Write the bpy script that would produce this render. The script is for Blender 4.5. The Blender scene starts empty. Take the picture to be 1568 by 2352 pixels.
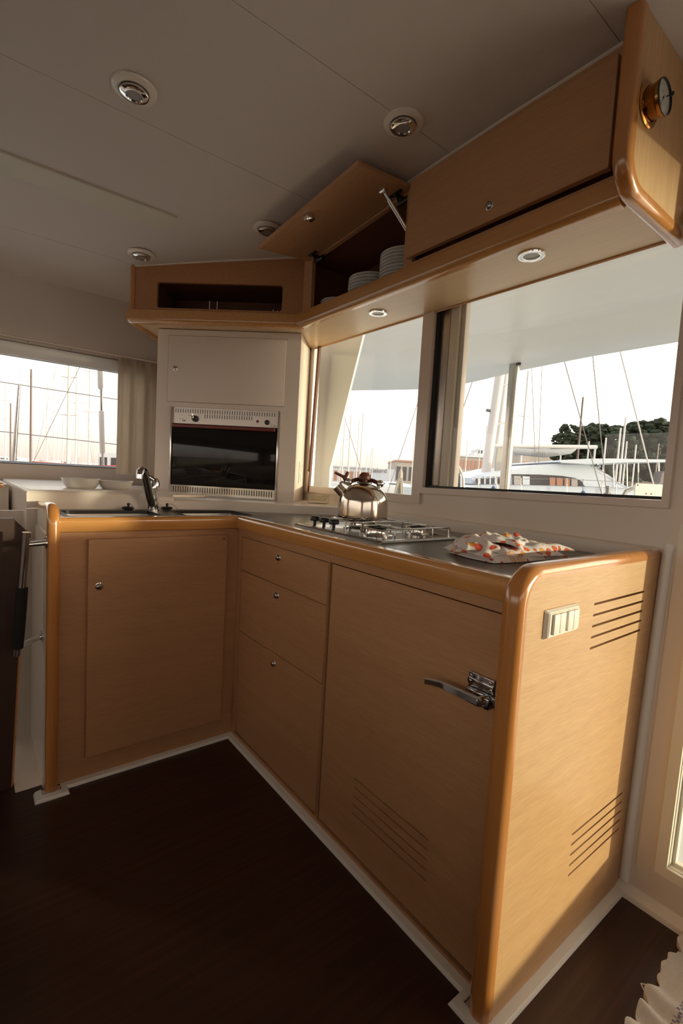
import bpy, bmesh, math, random
from mathutils import Vector, Matrix
random.seed(7)
S = bpy.context.scene
COL = S.collection
# ------------------------------------------------------------------ camera
FPX = 1103.2
CAMLOC = Vector((-0.8595, -1.7663, 1.1019))
RV = Vector((0.78962, -0.61106, 0.05578)).normalized()
UV = Vector((0.00298, 0.09472, 0.99550)).normalized()
FV = UV.cross(RV).normalized()
UV = RV.cross(FV).normalized()
cd = bpy.data.cameras.new('camera'); cam = bpy.data.objects.new('camera', cd); COL.objects.link(cam)
cam.matrix_world = Matrix(((RV.x, UV.x, -FV.x, CAMLOC.x), (RV.y, UV.y, -FV.y, CAMLOC.y), (RV.z, UV.z, -FV.z, CAMLOC.z), (0, 0, 0, 1)))
cd.sensor_fit = 'VERTICAL'; cd.sensor_height = 24.0; cd.lens = 24.0 * FPX / 2352.0
cd.clip_start = 0.02; cd.clip_end = 2000
S.camera = cam
# ------------------------------------------------------------------ sky
SUN_DIR = Vector((0.598, -0.797, 0.078)).normalized()
w = bpy.data.worlds.new('sky'); S.world = w; w.use_nodes = True
nt = w.node_tree; nt.nodes.clear()
out = nt.nodes.new('ShaderNodeOutputWorld'); bg = nt.nodes.new('ShaderNodeBackground')
tc = nt.nodes.new('ShaderNodeTexCoord'); sp = nt.nodes.new('ShaderNodeSeparateXYZ'); cr = nt.nodes.new('ShaderNodeValToRGB')
nt.links.new(tc.outputs['Generated'], sp.inputs[0]); nt.links.new(sp.outputs['Z'], cr.inputs[0])
e = cr.color_ramp.elements
e[0].position = 0.0; e[0].color = (.52, .40, .345, 1)
e[1].position = 0.9; e[1].color = (.66, .72, .80, 1)
x = e.new(0.12); x.color = (.86, .76, .67, 1)
x = e.new(0.35); x.color = (.90, .86, .80, 1)
# warm glow in the sky round the low sun
dn = nt.nodes.new('ShaderNodeVectorMath'); dn.operation = 'DOT_PRODUCT'; dn.inputs[1].default_value = SUN_DIR
nm = nt.nodes.new('ShaderNodeVectorMath'); nm.operation = 'NORMALIZE'
nt.links.new(tc.outputs['Generated'], nm.inputs[0]); nt.links.new(nm.outputs[0], dn.inputs[0])
mr = nt.nodes.new('ShaderNodeMapRange'); mr.inputs[1].default_value = 0.55; mr.inputs[2].default_value = 1.0
mr.inputs[3].default_value = 0.0; mr.inputs[4].default_value = 1.0
nt.links.new(dn.outputs['Value'], mr.inputs[0])
pw = nt.nodes.new('ShaderNodeMath'); pw.operation = 'POWER'; pw.inputs[1].default_value = 3.5
nt.links.new(mr.outputs[0], pw.inputs[0])
mx = nt.nodes.new('ShaderNodeMix'); mx.data_type = 'RGBA'; mx.blend_type = 'ADD'
mx.inputs['B'].default_value = (4.2, 3.0, 1.9, 1)
nt.links.new(pw.outputs[0], mx.inputs['Factor']); nt.links.new(cr.outputs[0], mx.inputs['A'])
nt.links.new(mx.outputs['Result'], bg.inputs['Color'])
bg.inputs['Strength'].default_value = 2.3
nt.links.new(bg.outputs[0], out.inputs[0])
# ------------------------------------------------------------------ sun
sl = bpy.data.lights.new('sun', 'SUN'); sl.energy = 3.9; sl.angle = math.radians(2.4); sl.color = (1.0, .96, .68)
so = bpy.data.objects.new('sun', sl); COL.objects.link(so)
so.rotation_euler = SUN_DIR.to_track_quat('Z', 'Y').to_euler(); so.location = (6, -8, 4)
# ------------------------------------------------------------------ exposure
S.view_settings.view_transform = 'Standard'; S.view_settings.look = 'None'
S.view_settings.gamma = 1.0; S.view_settings.use_curve_mapping = False
S.view_settings.exposure = 0.14
try:
    S.cycles.max_bounces = 10; S.cycles.diffuse_bounces = 6; S.cycles.glossy_bounces = 6
    S.cycles.transparent_max_bounces = 24; S.cycles.sample_clamp_indirect = 6.0
    S.cycles.caustics_refractive = False
except Exception: pass

# ================================================================== materials
def mat(name, col, rough=.5, metal=0.0, coat=0.0, grain=None, spec=.5, bump=0.0, bscale=60, emit=None):
    """grain = (axis, amount, dark colour, scale): streaks that run along the axis"""
    m = bpy.data.materials.new(name); m.use_nodes = True
    t = m.node_tree; b = t.nodes['Principled BSDF']
    b.inputs['Base Color'].default_value = (*col, 1); b.inputs['Roughness'].default_value = rough
    b.inputs['Metallic'].default_value = metal; b.inputs['Coat Weight'].default_value = coat
    b.inputs['Coat Roughness'].default_value = .13; b.inputs['Specular IOR Level'].default_value = spec
    if emit: b.inputs['Emission Color'].default_value = (*emit[0], 1); b.inputs['Emission Strength'].default_value = emit[1]
    tcn = t.nodes.new('ShaderNodeTexCoord')
    if grain:
        ax, amt, dark, sc = grain
        mp = t.nodes.new('ShaderNodeMapping')
        s = [sc, sc, sc]; s['xyz'.index(ax)] = sc * .03
        mp.inputs['Scale'].default_value = s
        t.links.new(tcn.outputs['Object'], mp.inputs[0])
        n1 = t.nodes.new('ShaderNodeTexNoise'); n1.inputs['Scale'].default_value = 1.0; n1.inputs['Detail'].default_value = 5; n1.inputs['Roughness'].default_value = .65
        t.links.new(mp.outputs[0], n1.inputs[0])
        r = t.nodes.new('ShaderNodeValToRGB'); r.color_ramp.elements[0].position = .36; r.color_ramp.elements[1].position = .68
        t.links.new(n1.outputs[0], r.inputs[0])
        mp2 = t.nodes.new('ShaderNodeMapping'); s2 = [sc * .06] * 3; s2['xyz'.index(ax)] = sc * .003
        mp2.inputs['Scale'].default_value = s2; t.links.new(tcn.outputs['Object'], mp2.inputs[0])
        n2 = t.nodes.new('ShaderNodeTexNoise'); n2.inputs['Scale'].default_value = 1.0; n2.inputs['Detail'].default_value = 3
        t.links.new(mp2.outputs[0], n2.inputs[0])
        ad = t.nodes.new('ShaderNodeMath'); ad.operation = 'MULTIPLY_ADD'; ad.inputs[1].default_value = .6
        t.links.new(r.outputs[0], ad.inputs[0])
        ml = t.nodes.new('ShaderNodeMath'); ml.operation = 'MULTIPLY'; ml.inputs[1].default_value = .55
        t.links.new(n2.outputs[0], ml.inputs[0]); t.links.new(ml.outputs[0], ad.inputs[2])
        mixn = t.nodes.new('ShaderNodeMix'); mixn.data_type = 'RGBA'
        mixn.inputs['A'].default_value = (*[c + (d - c) * amt for c, d in zip(col, dark)], 1)
        mixn.inputs['B'].default_value = (*col, 1)
        t.links.new(ad.outputs[0], mixn.inputs['Factor']); t.links.new(mixn.outputs['Result'], b.inputs['Base Color'])
    if bump:
        n3 = t.nodes.new('ShaderNodeTexNoise'); n3.inputs['Scale'].default_value = bscale; n3.inputs['Detail'].default_value = 4
        t.links.new(tcn.outputs['Object'], n3.inputs[0])
        bp = t.nodes.new('ShaderNodeBump'); bp.inputs['Strength'].default_value = bump; bp.inputs['Distance'].default_value = .002
        t.links.new(n3.outputs[0], bp.inputs['Height']); t.links.new(bp.outputs[0], b.inputs['Normal'])
    return m
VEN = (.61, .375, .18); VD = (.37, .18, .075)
M = {}
VEN_SHADE = (.585, .318, .158); VD_SHADE = (.35, .155, .068)  # same oak as VEN, reddened to put the cabinet fronts' shade into the colour
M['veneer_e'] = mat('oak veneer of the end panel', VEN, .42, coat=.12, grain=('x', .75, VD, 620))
M['veneer_shade_y'] = mat('shade-reddened oak veneer grain along y', VEN_SHADE, .42, coat=.12, grain=('y', .75, VD_SHADE, 620))
M['veneer_shade_x'] = mat('shade-reddened oak veneer grain along x', VEN_SHADE, .42, coat=.12, grain=('x', .75, VD_SHADE, 620))
M['veneer_z'] = mat('oak veneer grain upright', VEN, .40, coat=.12, grain=('z', .7, VD, 260))
M['veneer_p'] = mat('pale oak veneer', (.76, .54, .32), .38, coat=.15, grain=('y', .6, (.56, .37, .18), 260))
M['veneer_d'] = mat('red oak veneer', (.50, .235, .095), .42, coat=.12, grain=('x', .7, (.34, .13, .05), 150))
M['beech'] = mat('varnished beech', (.64, .31, .092), .22, coat=1.0, grain=('y', .5, (.40, .135, .03), 90))
M['beech_z'] = mat('varnished beech upright', (.55, .225, .055), .22, coat=1.0, grain=('z', .5, (.38, .125, .028), 90))
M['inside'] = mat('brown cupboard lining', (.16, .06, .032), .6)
M['grp'] = mat('cream gelcoat', (.80, .70, .61), .32, coat=.15)
M['grptower'] = mat('cream lacquered housing', (.84, .74, .67), .45)
M['grpmat'] = mat('cream painted panel', (.60, .52, .465), .5)
M['ceil'] = mat('cream vinyl headliner', (.64, .56, .51), .8, bump=.25, bscale=400)
M['grpwhite'] = mat('white floor moulding gelcoat', (.86, .83, .79), .35, coat=.1)
M['strip'] = mat('pale yellowish strip', (.62, .57, .46), .6)
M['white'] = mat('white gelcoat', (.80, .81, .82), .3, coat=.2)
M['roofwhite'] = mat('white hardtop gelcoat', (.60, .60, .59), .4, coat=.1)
M['boatwhite'] = mat('white boat gelcoat', (.52, .55, .59), .35)
M['deckwhite'] = mat('white deck', (.78, .78, .76), .5)
M['alu'] = mat('cream painted aluminium', (.74, .63, .55), .3, coat=.2)
M['aluw'] = mat('pale aluminium', (.82, .76, .64), .3)
M['black'] = mat('black rubber', (.012, .012, .013), .5)
M['gasket'] = mat('brown gasket', (.12, .035, .018), .6)
M['worktop'] = mat('slate grey laminate', (.11, .105, .09), .22, bump=.15, bscale=900)
M['steel'] = mat('polished stainless steel', (.72, .70, .67), .14, 1.0)
M['hobsteel'] = mat('grey hob steel', (.36, .34, .32), .2, 1.0)
M['kettlesteel'] = mat('polished kettle steel', (.64, .57, .49), .13, 1.0)
M['brushed'] = mat('brushed stainless steel', (.60, .55, .50), .34, 1.0)
M['polesteel'] = mat('darkened pole steel', (.42, .40, .36), .18, 1.0)  # clean steel; the dark tone stands in for the hardtop's reflection
M['chrome'] = mat('chrome', (.82, .82, .82), .06, 1.0)
M['darkchrome'] = mat('dark chrome', (.42, .40, .40), .12, 1.0)
M['brass'] = mat('lacquered brass', (.42, .20, .055), .2, 1.0)
M['brown'] = mat('brown plastic', (.13, .038, .018), .38)
M['blackpl'] = mat('black plastic', (.014, .013, .013), .35)
M['whitepl'] = mat('white plastic', (.80, .74, .66), .3)
M['china'] = mat('white china', (.72, .70, .67), .2, coat=.3)
M['ovenglass'] = mat('black oven glass', (.006, .006, .006), .06, spec=.35)
M['redglass'] = mat('red anodised handle', (.15, .018, .012), .3, coat=.2)
M['red'] = mat('red', (.45, .02, .02), .3)
M['frost'] = mat('frosted lamp glass', (.28, .26, .25), .35)
M['frostw'] = mat('clear lamp glass', (.40, .38, .34), .25)
M['floor'] = mat('dark wenge laminate', (.062, .022, .014), .32, grain=('x', 1.0, (.018, .010, .009), 60))
M['darkwood'] = mat('dark brown wood', (.050, .018, .009), .5, grain=('z', .7, (.025, .010, .006), 60))
M['curtain'] = mat('beige curtain cloth', (.66, .57, .47), .9, bump=.3, bscale=900)
M['foam'] = mat('black foam grip', (.006, .006, .006), .9)
M['dial'] = mat('silver dial', (.68, .64, .60), .4)
M['ink'] = mat('dark ink', (.02, .018, .018), .6)
M['sea'] = mat('harbour water', (.16, .19, .20), .15, bump=.6, bscale=1.2)
M['tree'] = mat('dark green foliage', (.018, .028, .010), .9)
M['bark'] = mat('bark', (.12, .08, .05), .8)
M['stone'] = mat('pale stone', (.33, .29, .26), .7)
M['brick'] = mat('terracotta render', (.34, .16, .10), .7)
M['glassdark'] = mat('tinted boat window', (.03, .03, .035), .06, coat=.6)
M['mast'] = mat('pale mast aluminium', (.55, .50, .47), .4)
M['mastdark'] = mat('dark mast', (.10, .06, .05), .4)
M['wire'] = mat('rigging wire', (.16, .14, .13), .5)
M['redhull'] = mat('red hull', (.55, .06, .05), .4)
M['bluecloth'] = mat('blue canvas', (.08, .11, .25), .7)
M['greycloth'] = mat('grey boom cover', (.30, .30, .30), .8)
M['rope'] = mat('pale rope', (.38, .34, .28), .9)
M['darkrope'] = mat('dark rope', (.03, .03, .04), .9)
M['fender'] = mat('navy rubber', (.03, .05, .12), .5)

def glass_mat(name, tint, ior=1.45, rough=0.0):
    m = bpy.data.materials.new(name); m.use_nodes = True; t = m.node_tree; t.nodes.clear()
    o = t.nodes.new('ShaderNodeOutputMaterial'); tr = t.nodes.new('ShaderNodeBsdfTransparent'); gl = t.nodes.new('ShaderNodeBsdfGlossy')
    mxs = t.nodes.new('ShaderNodeMixShader'); ge = t.nodes.new('ShaderNodeNewGeometry'); r0 = ((ior - 1) / (ior + 1)) ** 2
    def mth(op, a, b_=None):
        n = t.nodes.new('ShaderNodeMath'); n.operation = op
        for i_, q_ in ((0, a), (1, b_)):
            if q_ is None: continue
            if isinstance(q_, (int, float)): n.inputs[i_].default_value = q_
            else: t.links.new(q_, n.inputs[i_])
        return n
    dt = t.nodes.new('ShaderNodeVectorMath'); dt.operation = 'DOT_PRODUCT'; t.links.new(ge.outputs['Normal'], dt.inputs[0]); t.links.new(ge.outputs['Incoming'], dt.inputs[1])
    fr = mth('ADD', mth('MULTIPLY', mth('POWER', mth('SUBTRACT', 1.0, mth('ABSOLUTE', dt.outputs['Value']).outputs[0]).outputs[0], 5.0).outputs[0], 1 - r0).outputs[0], r0)
    tr.inputs['Color'].default_value = (*tint, 1); gl.inputs['Roughness'].default_value = rough
    t.links.new(fr.outputs[0], mxs.inputs[0]); t.links.new(tr.outputs[0], mxs.inputs[1]); t.links.new(gl.outputs[0], mxs.inputs[2])
    t.links.new(mxs.outputs[0], o.inputs[0]); return m
M['pane'] = glass_mat('clear window glass', (.93, .94, .93))
M['ashglass'] = glass_mat('moulded clear glass', (.93, .93, .89), 2.0, .10)

def towel_mat():
    m = bpy.data.materials.new('printed cotton'); m.use_nodes = True; t = m.node_tree; b = t.nodes['Principled BSDF']
    b.inputs['Roughness'].default_value = .9
    tcn = t.nodes.new('ShaderNodeTexCoord')
    nz = t.nodes.new('ShaderNodeTexNoise'); nz.inputs['Scale'].default_value = 26; nz.inputs['Detail'].default_value = 2
    t.links.new(tcn.outputs['Object'], nz.inputs[0])
    mxv = t.nodes.new('ShaderNodeMix'); mxv.data_type = 'RGBA'; mxv.blend_type = 'ADD'; mxv.inputs['Factor'].default_value = .030
    t.links.new(tcn.outputs['Object'], mxv.inputs['A']); t.links.new(nz.outputs['Color'], mxv.inputs['B'])
    v = t.nodes.new('ShaderNodeTexVoronoi'); v.inputs['Scale'].default_value = 36
    t.links.new(mxv.outputs['Result'], v.inputs['Vector'])
    sep = t.nodes.new('ShaderNodeSeparateColor'); t.links.new(v.outputs['Color'], sep.inputs[0])
    def cmp(src, op, val):
        n = t.nodes.new('ShaderNodeMath'); n.operation = op; n.inputs[1].default_value = val; t.links.new(src, n.inputs[0]); return n.outputs[0]
    blob = cmp(v.outputs['Distance'], 'LESS_THAN', .36); ring = cmp(v.outputs['Distance'], 'LESS_THAN', .41)
    some = cmp(sep.outputs[0], 'GREATER_THAN', .34)
    def mul(a, c):
        n = t.nodes.new('ShaderNodeMath'); n.operation = 'MULTIPLY'; t.links.new(a, n.inputs[0]); t.links.new(c, n.inputs[1]); return n.outputs[0]
    r = t.nodes.new('ShaderNodeValToRGB'); r.color_ramp.interpolation = 'CONSTANT'
    el = r.color_ramp.elements; el[0].position = 0; el[0].color = (.72, .13, .03, 1); el[1].position = .35; el[1].color = (.80, .36, .05, 1)
    y = el.new(.62); y.color = (.78, .50, .30, 1); y = el.new(.8); y.color = (.60, .09, .04, 1)
    t.links.new(sep.outputs[1], r.inputs[0])
    m1 = t.nodes.new('ShaderNodeMix'); m1.data_type = 'RGBA'; m1.inputs['A'].default_value = (.74, .66, .63, 1); m1.inputs['B'].default_value = (.55, .10, .05, 1)
    t.links.new(mul(ring, some), m1.inputs['Factor'])
    m2 = t.nodes.new('ShaderNodeMix'); m2.data_type = 'RGBA'; t.links.new(m1.outputs['Result'], m2.inputs['A']); t.links.new(r.outputs[0], m2.inputs['B'])
    t.links.new(mul(blob, some), m2.inputs['Factor']); t.links.new(m2.outputs['Result'], b.inputs['Base Color'])
    return m
M['towel'] = towel_mat()

def rug_mat():
    m = bpy.data.materials.new('woven rag cotton'); m.use_nodes = True; t = m.node_tree; b = t.nodes['Principled BSDF']
    b.inputs['Roughness'].default_value = .95
    tcn = t.nodes.new('ShaderNodeTexCoord'); br = t.nodes.new('ShaderNodeTexBrick')
    br.inputs['Scale'].default_value = 120; br.inputs['Color1'].default_value = (.80, .77, .76, 1); br.inputs['Color2'].default_value = (.72, .70, .70, 1)
    br.inputs['Mortar'].default_value = (.55, .52, .53, 1); br.inputs['Mortar Size'].default_value = .03; br.inputs['Mortar Smooth'].default_value = 1.0
    t.links.new(tcn.outputs['Object'], br.inputs[0])
    sx = t.nodes.new('ShaderNodeSeparateXYZ'); t.links.new(tcn.outputs['Object'], sx.inputs[0])
    wv = t.nodes.new('ShaderNodeMath'); wv.operation = 'PINGPONG'; wv.inputs[1].default_value = .055; t.links.new(sx.outputs['Y'], wv.inputs[0])
    lt = t.nodes.new('ShaderNodeMath'); lt.operation = 'GREATER_THAN'; lt.inputs[1].default_value = .040; t.links.new(wv.outputs[0], lt.inputs[0])
    nz = t.nodes.new('ShaderNodeTexChecker'); nz.inputs['Scale'].default_value = 170; t.links.new(tcn.outputs['Object'], nz.inputs[0])
    ml = t.nodes.new('ShaderNodeMath'); ml.operation = 'MULTIPLY'; t.links.new(lt.outputs[0], ml.inputs[0]); t.links.new(nz.outputs[1], ml.inputs[1])
    mm = t.nodes.new('ShaderNodeMix'); mm.data_type = 'RGBA'; mm.inputs['B'].default_value = (.24, .23, .34, 1)
    t.links.new(ml.outputs[0], mm.inputs['Factor']); t.links.new(br.outputs[0], mm.inputs['A']); t.links.new(mm.outputs['Result'], b.inputs['Base Color'])
    bp = t.nodes.new('ShaderNodeBump'); bp.inputs['Strength'].default_value = .6; bp.inputs['Distance'].default_value = .003
    t.links.new(br.outputs[1], bp.inputs['Height']); bp.invert = True; t.links.new(bp.outputs[0], b.inputs['Normal'])
    return m
M['rug'] = rug_mat()

# ================================================================== mesh helpers (shapes are given in room coordinates, metres)
def BM(): return bmesh.new()
def tag(o, label=None, cat=None, group=None, kind=None):
    if label: o['label'] = label
    if cat: o['category'] = cat
    if group: o['group'] = group
    if kind: o['kind'] = kind
    return o
def origin_of(o):
    p = Vector((0, 0, 0))
    while o is not None: p += o.location; o = o.parent
    return p
def thing(name, loc, label, cat, group=None):
    o = bpy.data.objects.new(name, None); COL.objects.link(o); o.location = loc; o.empty_display_size = .05
    return tag(o, label, cat, group)
def put(name, bm, m, parent=None, loc=None, sharp=.62, fix=True):
    """one mesh object; its origin is loc (or its parent's)"""
    base = origin_of(parent) if parent is not None else Vector((0, 0, 0))
    org = Vector(loc) if loc is not None else base
    if fix: bmesh.ops.recalc_face_normals(bm, faces=bm.faces)
    for v in bm.verts: v.co -= org
    for ed in bm.edges:
        if len(ed.link_faces) == 2 and ed.calc_face_angle(0) > sharp: ed.smooth = False
    for f in bm.faces: f.smooth = True
    me = bpy.data.meshes.new(name); bm.to_mesh(me); bm.free()
    me.materials.append(M[m] if isinstance(m, str) else m)
    o = bpy.data.objects.new(name, me); COL.objects.link(o)
    o.location = org - base; o.parent = parent
    return o
def box(bm, x0, x1, y0, y1, z0, z1, bev=0, seg=2):
    t = BM(); bmesh.ops.create_cube(t, size=1)
    for v in t.verts:
        v.co = Vector(((x0 + x1) / 2 + v.co.x * (x1 - x0), (y0 + y1) / 2 + v.co.y * (y1 - y0), (z0 + z1) / 2 + v.co.z * (z1 - z0)))
    if bev: bmesh.ops.bevel(t, geom=t.edges[:], offset=bev, segments=seg, profile=.5, affect='EDGES')
    merge(bm, t); return bm
def merge(bm, t, mx=None):
    if mx is not None: bmesh.ops.transform(t, matrix=mx, verts=t.verts)
    me = bpy.data.meshes.new('tmp'); t.to_mesh(me); t.free(); bm.from_mesh(me); bpy.data.meshes.remove(me)
def frame(o, u, v):
    u = Vector(u).normalized(); v = Vector(v).normalized(); n = u.cross(v)
    return Matrix(((u.x, v.x, n.x, o[0]), (u.y, v.y, n.y, o[1]), (u.z, v.z, n.z, o[2]), (0, 0, 0, 1)))
def fbox(bm, F, u0, u1, v0, v1, n0, n1, bev=0, seg=2):
    t = BM(); box(t, u0, u1, v0, v1, n0, n1, bev, seg); merge(bm, t, F); return bm
def lathe(bm, prof, F, seg=32, cap=True):
    """prof = [(radius, height)] turned about the frame's third axis"""
    t = BM(); rings = []
    for r, h in prof:
        if r < 1e-6: rings.append([t.verts.new((0, 0, h))])
        else: rings.append([t.verts.new((r * math.cos(2 * math.pi * i / seg), r * math.sin(2 * math.pi * i / seg), h)) for i in range(seg)])
    for a, b in zip(rings, rings[1:]):
        for i in range(seg):
            j = (i + 1) % seg
            if len(a) == 1 and len(b) == 1: continue
            if len(a) == 1: t.faces.new((a[0], b[i], b[j]))
            elif len(b) == 1: t.faces.new((a[i], a[j], b[0]))
            else: t.faces.new((a[i], a[j], b[j], b[i]))
    if cap:
        for R_ in (rings[0], rings[-1]):
            if len(R_) > 1: t.faces.new(R_)
    merge(bm, t, F); return bm
UP = lambda x, y, z: frame((x, y, z), (1, 0, 0), (0, 1, 0))
DOWN = lambda x, y, z: frame((x, y, z), (1, 0, 0), (0, -1, 0))
def tube(bm, pts, r, seg=10, closed=False, cap=True):
    P = [Vector(p) for p in pts]; n = len(P); rr = r if isinstance(r, (list, tuple)) else [r] * n
    rings = []; ref = None
    for i in range(n):
        a = P[i - 1] if (i > 0 or closed) else P[i]; b = P[(i + 1) % n] if (i < n - 1 or closed) else P[i]
        d = (b - a).normalized()
        if ref is None:
            ref = Vector((0, 0, 1)) if abs(d.z) < .9 else Vector((1, 0, 0))
        s = (ref - d * ref.dot(d)).normalized(); q = d.cross(s); ref = s
        k = 1.0
        if 0 < i < n - 1 or closed:
            d1 = (P[i] - P[i - 1]).normalized(); c = max(.5, d1.dot(d)); k = 1 / c if c < 1 else 1
        rings.append([bm.verts.new(P[i] + (s * math.cos(2 * math.pi * j / seg) + q * math.sin(2 * math.pi * j / seg)) * rr[i] * min(k, 1.2)) for j in range(seg)])
    m = n if closed else n - 1
    for i in range(m):
        a, b = rings[i], rings[(i + 1) % n]
        for j in range(seg):
            k = (j + 1) % seg; bm.faces.new((a[j], a[k], b[k], b[j]))
    if cap and not closed: bm.faces.new(rings[0]); bm.faces.new(rings[-1])
    return bm
def arc(c, r, a0, a1, n=6): return [(c[0] + r * math.cos(math.radians(a0 + (a1 - a0) * i / n)), c[1] + r * math.sin(math.radians(a0 + (a1 - a0) * i / n))) for i in range(n + 1)]
def rrect(u0, u1, v0, v1, r, n=4):
    return arc((u1 - r, v1 - r), r, 0, 90, n) + arc((u0 + r, v1 - r), r, 90, 180, n) + arc((u0 + r, v0 + r), r, 180, 270, n) + arc((u1 - r, v0 + r), r, 270, 360, n)
def circ(cu, cv, r, n=16): return [(cu + r * math.cos(2 * math.pi * i / n), cv + r * math.sin(2 * math.pi * i / n)) for i in range(n)]
def plate(bm, outer, holes, F, n0, n1):
    """flat sheet with holes; 2D outline in the frame's u, v; from n0 to n1 along its normal"""
    cu = bpy.data.curves.new('c', 'CURVE'); cu.dimensions = '2D'; cu.fill_mode = 'BOTH'; cu.extrude = abs(n1 - n0) / 2
    for L in [outer] + holes:
        s = cu.splines.new('POLY'); s.points.add(len(L) - 1); s.use_cyclic_u = True
        for p, q in zip(s.points, L): p.co = (q[0], q[1], 0, 1)
    o = bpy.data.objects.new('c', cu); COL.objects.link(o)
    dg = bpy.context.evaluated_depsgraph_get(); me = bpy.data.meshes.new_from_object(o.evaluated_get(dg))
    t = BM(); t.from_mesh(me); bmesh.ops.remove_doubles(t, verts=t.verts, dist=1e-5)
    bmesh.ops.translate(t, verts=t.verts, vec=(0, 0, (n0 + n1) / 2))
    bpy.data.objects.remove(o); bpy.data.curves.remove(cu); bpy.data.meshes.remove(me)
    merge(bm, t, F); return bm
def text(bm, s, size, F, depth=.0004, align='CENTER'):
    cu = bpy.data.curves.new('t', 'FONT'); cu.body = s; cu.size = size; cu.extrude = depth; cu.align_x = align; cu.align_y = 'CENTER'; cu.resolution_u = 3
    o = bpy.data.objects.new('t', cu); COL.objects.link(o)
    dg = bpy.context.evaluated_depsgraph_get(); me = bpy.data.meshes.new_from_object(o.evaluated_get(dg))
    t = BM(); t.from_mesh(me); bpy.data.objects.remove(o); bpy.data.curves.remove(cu); bpy.data.meshes.remove(me)
    merge(bm, t, F); return bm
def sweep(bm, path, prof, F, closed_ends=True):
    """path: 2D points (u, v) in the frame; prof: closed list (outward, n). outward is to the left of travel"""
    n = len(path); rings = []
    for i in range(n):
        a = Vector(path[max(i - 1, 0)]); b = Vector(path[min(i + 1, n - 1)]); p = Vector(path[i])
        d = (b - a).normalized(); nn = Vector((-d.y, d.x))
        rings.append([bm.verts.new(F @ Vector((p.x + nn.x * o, p.y + nn.y * o, h))) for o, h in prof])
    m = len(prof)
    for i in range(n - 1):
        for j in range(m):
            k = (j + 1) % m; bm.faces.new((rings[i][j], rings[i][k], rings[i + 1][k], rings[i + 1][j]))
    if closed_ends: bm.faces.new(rings[0]); bm.faces.new(rings[-1])
    return bm
def copy_tree(o, parent=None):
    c = o.copy(); COL.objects.link(c); c.parent = parent
    for ch in list(o.children): copy_tree(ch, c)
    return c
FX = lambda x: frame((x, 0, 0), (0, -1, 0), (0, 0, 1))      # faces -X, u = -y, v = z
FY = lambda y: frame((0, y, 0), (1, 0, 0), (0, 0, 1))       # faces -Y, u = x, v = z
# diagonal face of the oven tower: origin at its lower front right corner line
TD = Vector((.7396, -.673, 0)).normalized()
FT = frame((.42, .264, 0), TD, (0, 0, 1))                   # u = s (negative to the left), v = z, n outward
FTN = Vector((FT[0][2], FT[1][2], 0))
T0 = Vector((.42, .264, 0))
def TP(s, z, n=0): return T0 + TD * s + FTN * n + Vector((0, 0, z))

# ================================================================== THE ROOM
XA, XF, YS, YP = .63, -3.5, -4.2, 1.13          # aft, forward, starboard, port
def ceil_z(y): return 2.147 - .0314 * max(0, y + 1.2) ** 2
def struct(name, bm, m, parent=None, **k):
    o = put(name, bm, m, parent, **k)
    if parent is None: o['kind'] = 'structure'
    return o
b = BM(); box(b, XF, XA + .02, YS, 1.5, -.03, 0); struct('floor', b, 'floor')
def ceil_sheet(b, x0, x1, y0, y1, off, th, n=10):
    g = []
    for i in range(n + 1):
        y = y0 + (y1 - y0) * i / n; z = ceil_z(y) + off
        g.append([b.verts.new((x, y, zz)) for x, zz in ((x0, z), (x1, z), (x1, z + th), (x0, z + th))])
    for p, q in zip(g, g[1:]):
        for j in range(4):
            k = (j + 1) % 4; b.faces.new((p[j], p[k], q[k], q[j]))
    b.faces.new(g[0]); b.faces.new(g[-1]); return b
ceiling = struct('ceiling', ceil_sheet(BM(), XF, XA + .1, YS, 1.25, .008, .05, 60), 'ceil')
gp = .0009
for y0, y1 in ((YS, -3.2), (-3.2, -2.2), (-2.2, -1.177), (-1.177, -.672), (-.672, -.176), (-.176, .712), (.712, 1.17)):
    put('ceiling_panel', ceil_sheet(BM(), XF, XA + .05, y0 + gp, y1 - gp, 0, .0075, 12), 'ceil', ceiling)
o = put('access_strip', ceil_sheet(BM(), XF, -.207, .232, .345, -.007, .0068, 4), 'strip', ceiling); o['label'] = 'narrow raised strip'

# aft wall (galley windows) above the counter, then the sloping moulding below it
b = BM()
win_f = [(-.475, 1.03), (.345, 1.03), (.345, 1.86), (-.475, 1.86)]
win_s = [(.375, 1.045), (1.272, 1.062), (1.272, 1.86), (.375, 1.86)]
door_u = [(1.372, .96), (2.35, .96), (2.35, 1.955), (1.372, 1.955)]
plate(b, [(-1.3, .95), (1.325, .95), (1.325, 1.985), (2.35, 1.985), (2.35, .95), (4.3, .95), (4.3, 2.2), (-1.3, 2.2)],
      [win_f[::-1], win_s[::-1], [(2.6, 1.08), (2.6, 1.8), (3.9, 1.8), (3.9, 1.08)]], FX(XA), -.05, 0)
wall_aft = struct('wall_aft', b, 'grp')
FL = frame((.575, 0, 0), (0, -1, 0), (.055, 0, .953))
b = BM(); plate(b, [(-1.3, -.01), (4.3, -.01), (4.3, .957), (2.35, .957), (2.35, .115), (1.372, .115), (1.372, .957), (-1.3, .957)], [], FL, -.05, 0)
put('lower_wall_panel', b, 'grp', wall_aft)
b = BM(); plate(b, rrect(1.318, 1.372, .085, 1.3, .0, 1)[::1] if False else [(1.318, .10), (1.33, .088), (2.45, .088), (2.45, .115), (1.372, .115), (1.372, .957), (1.318, .957)], [], FL, 0, .005)
put('door_surround', b, 'grp', wall_aft)
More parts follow.
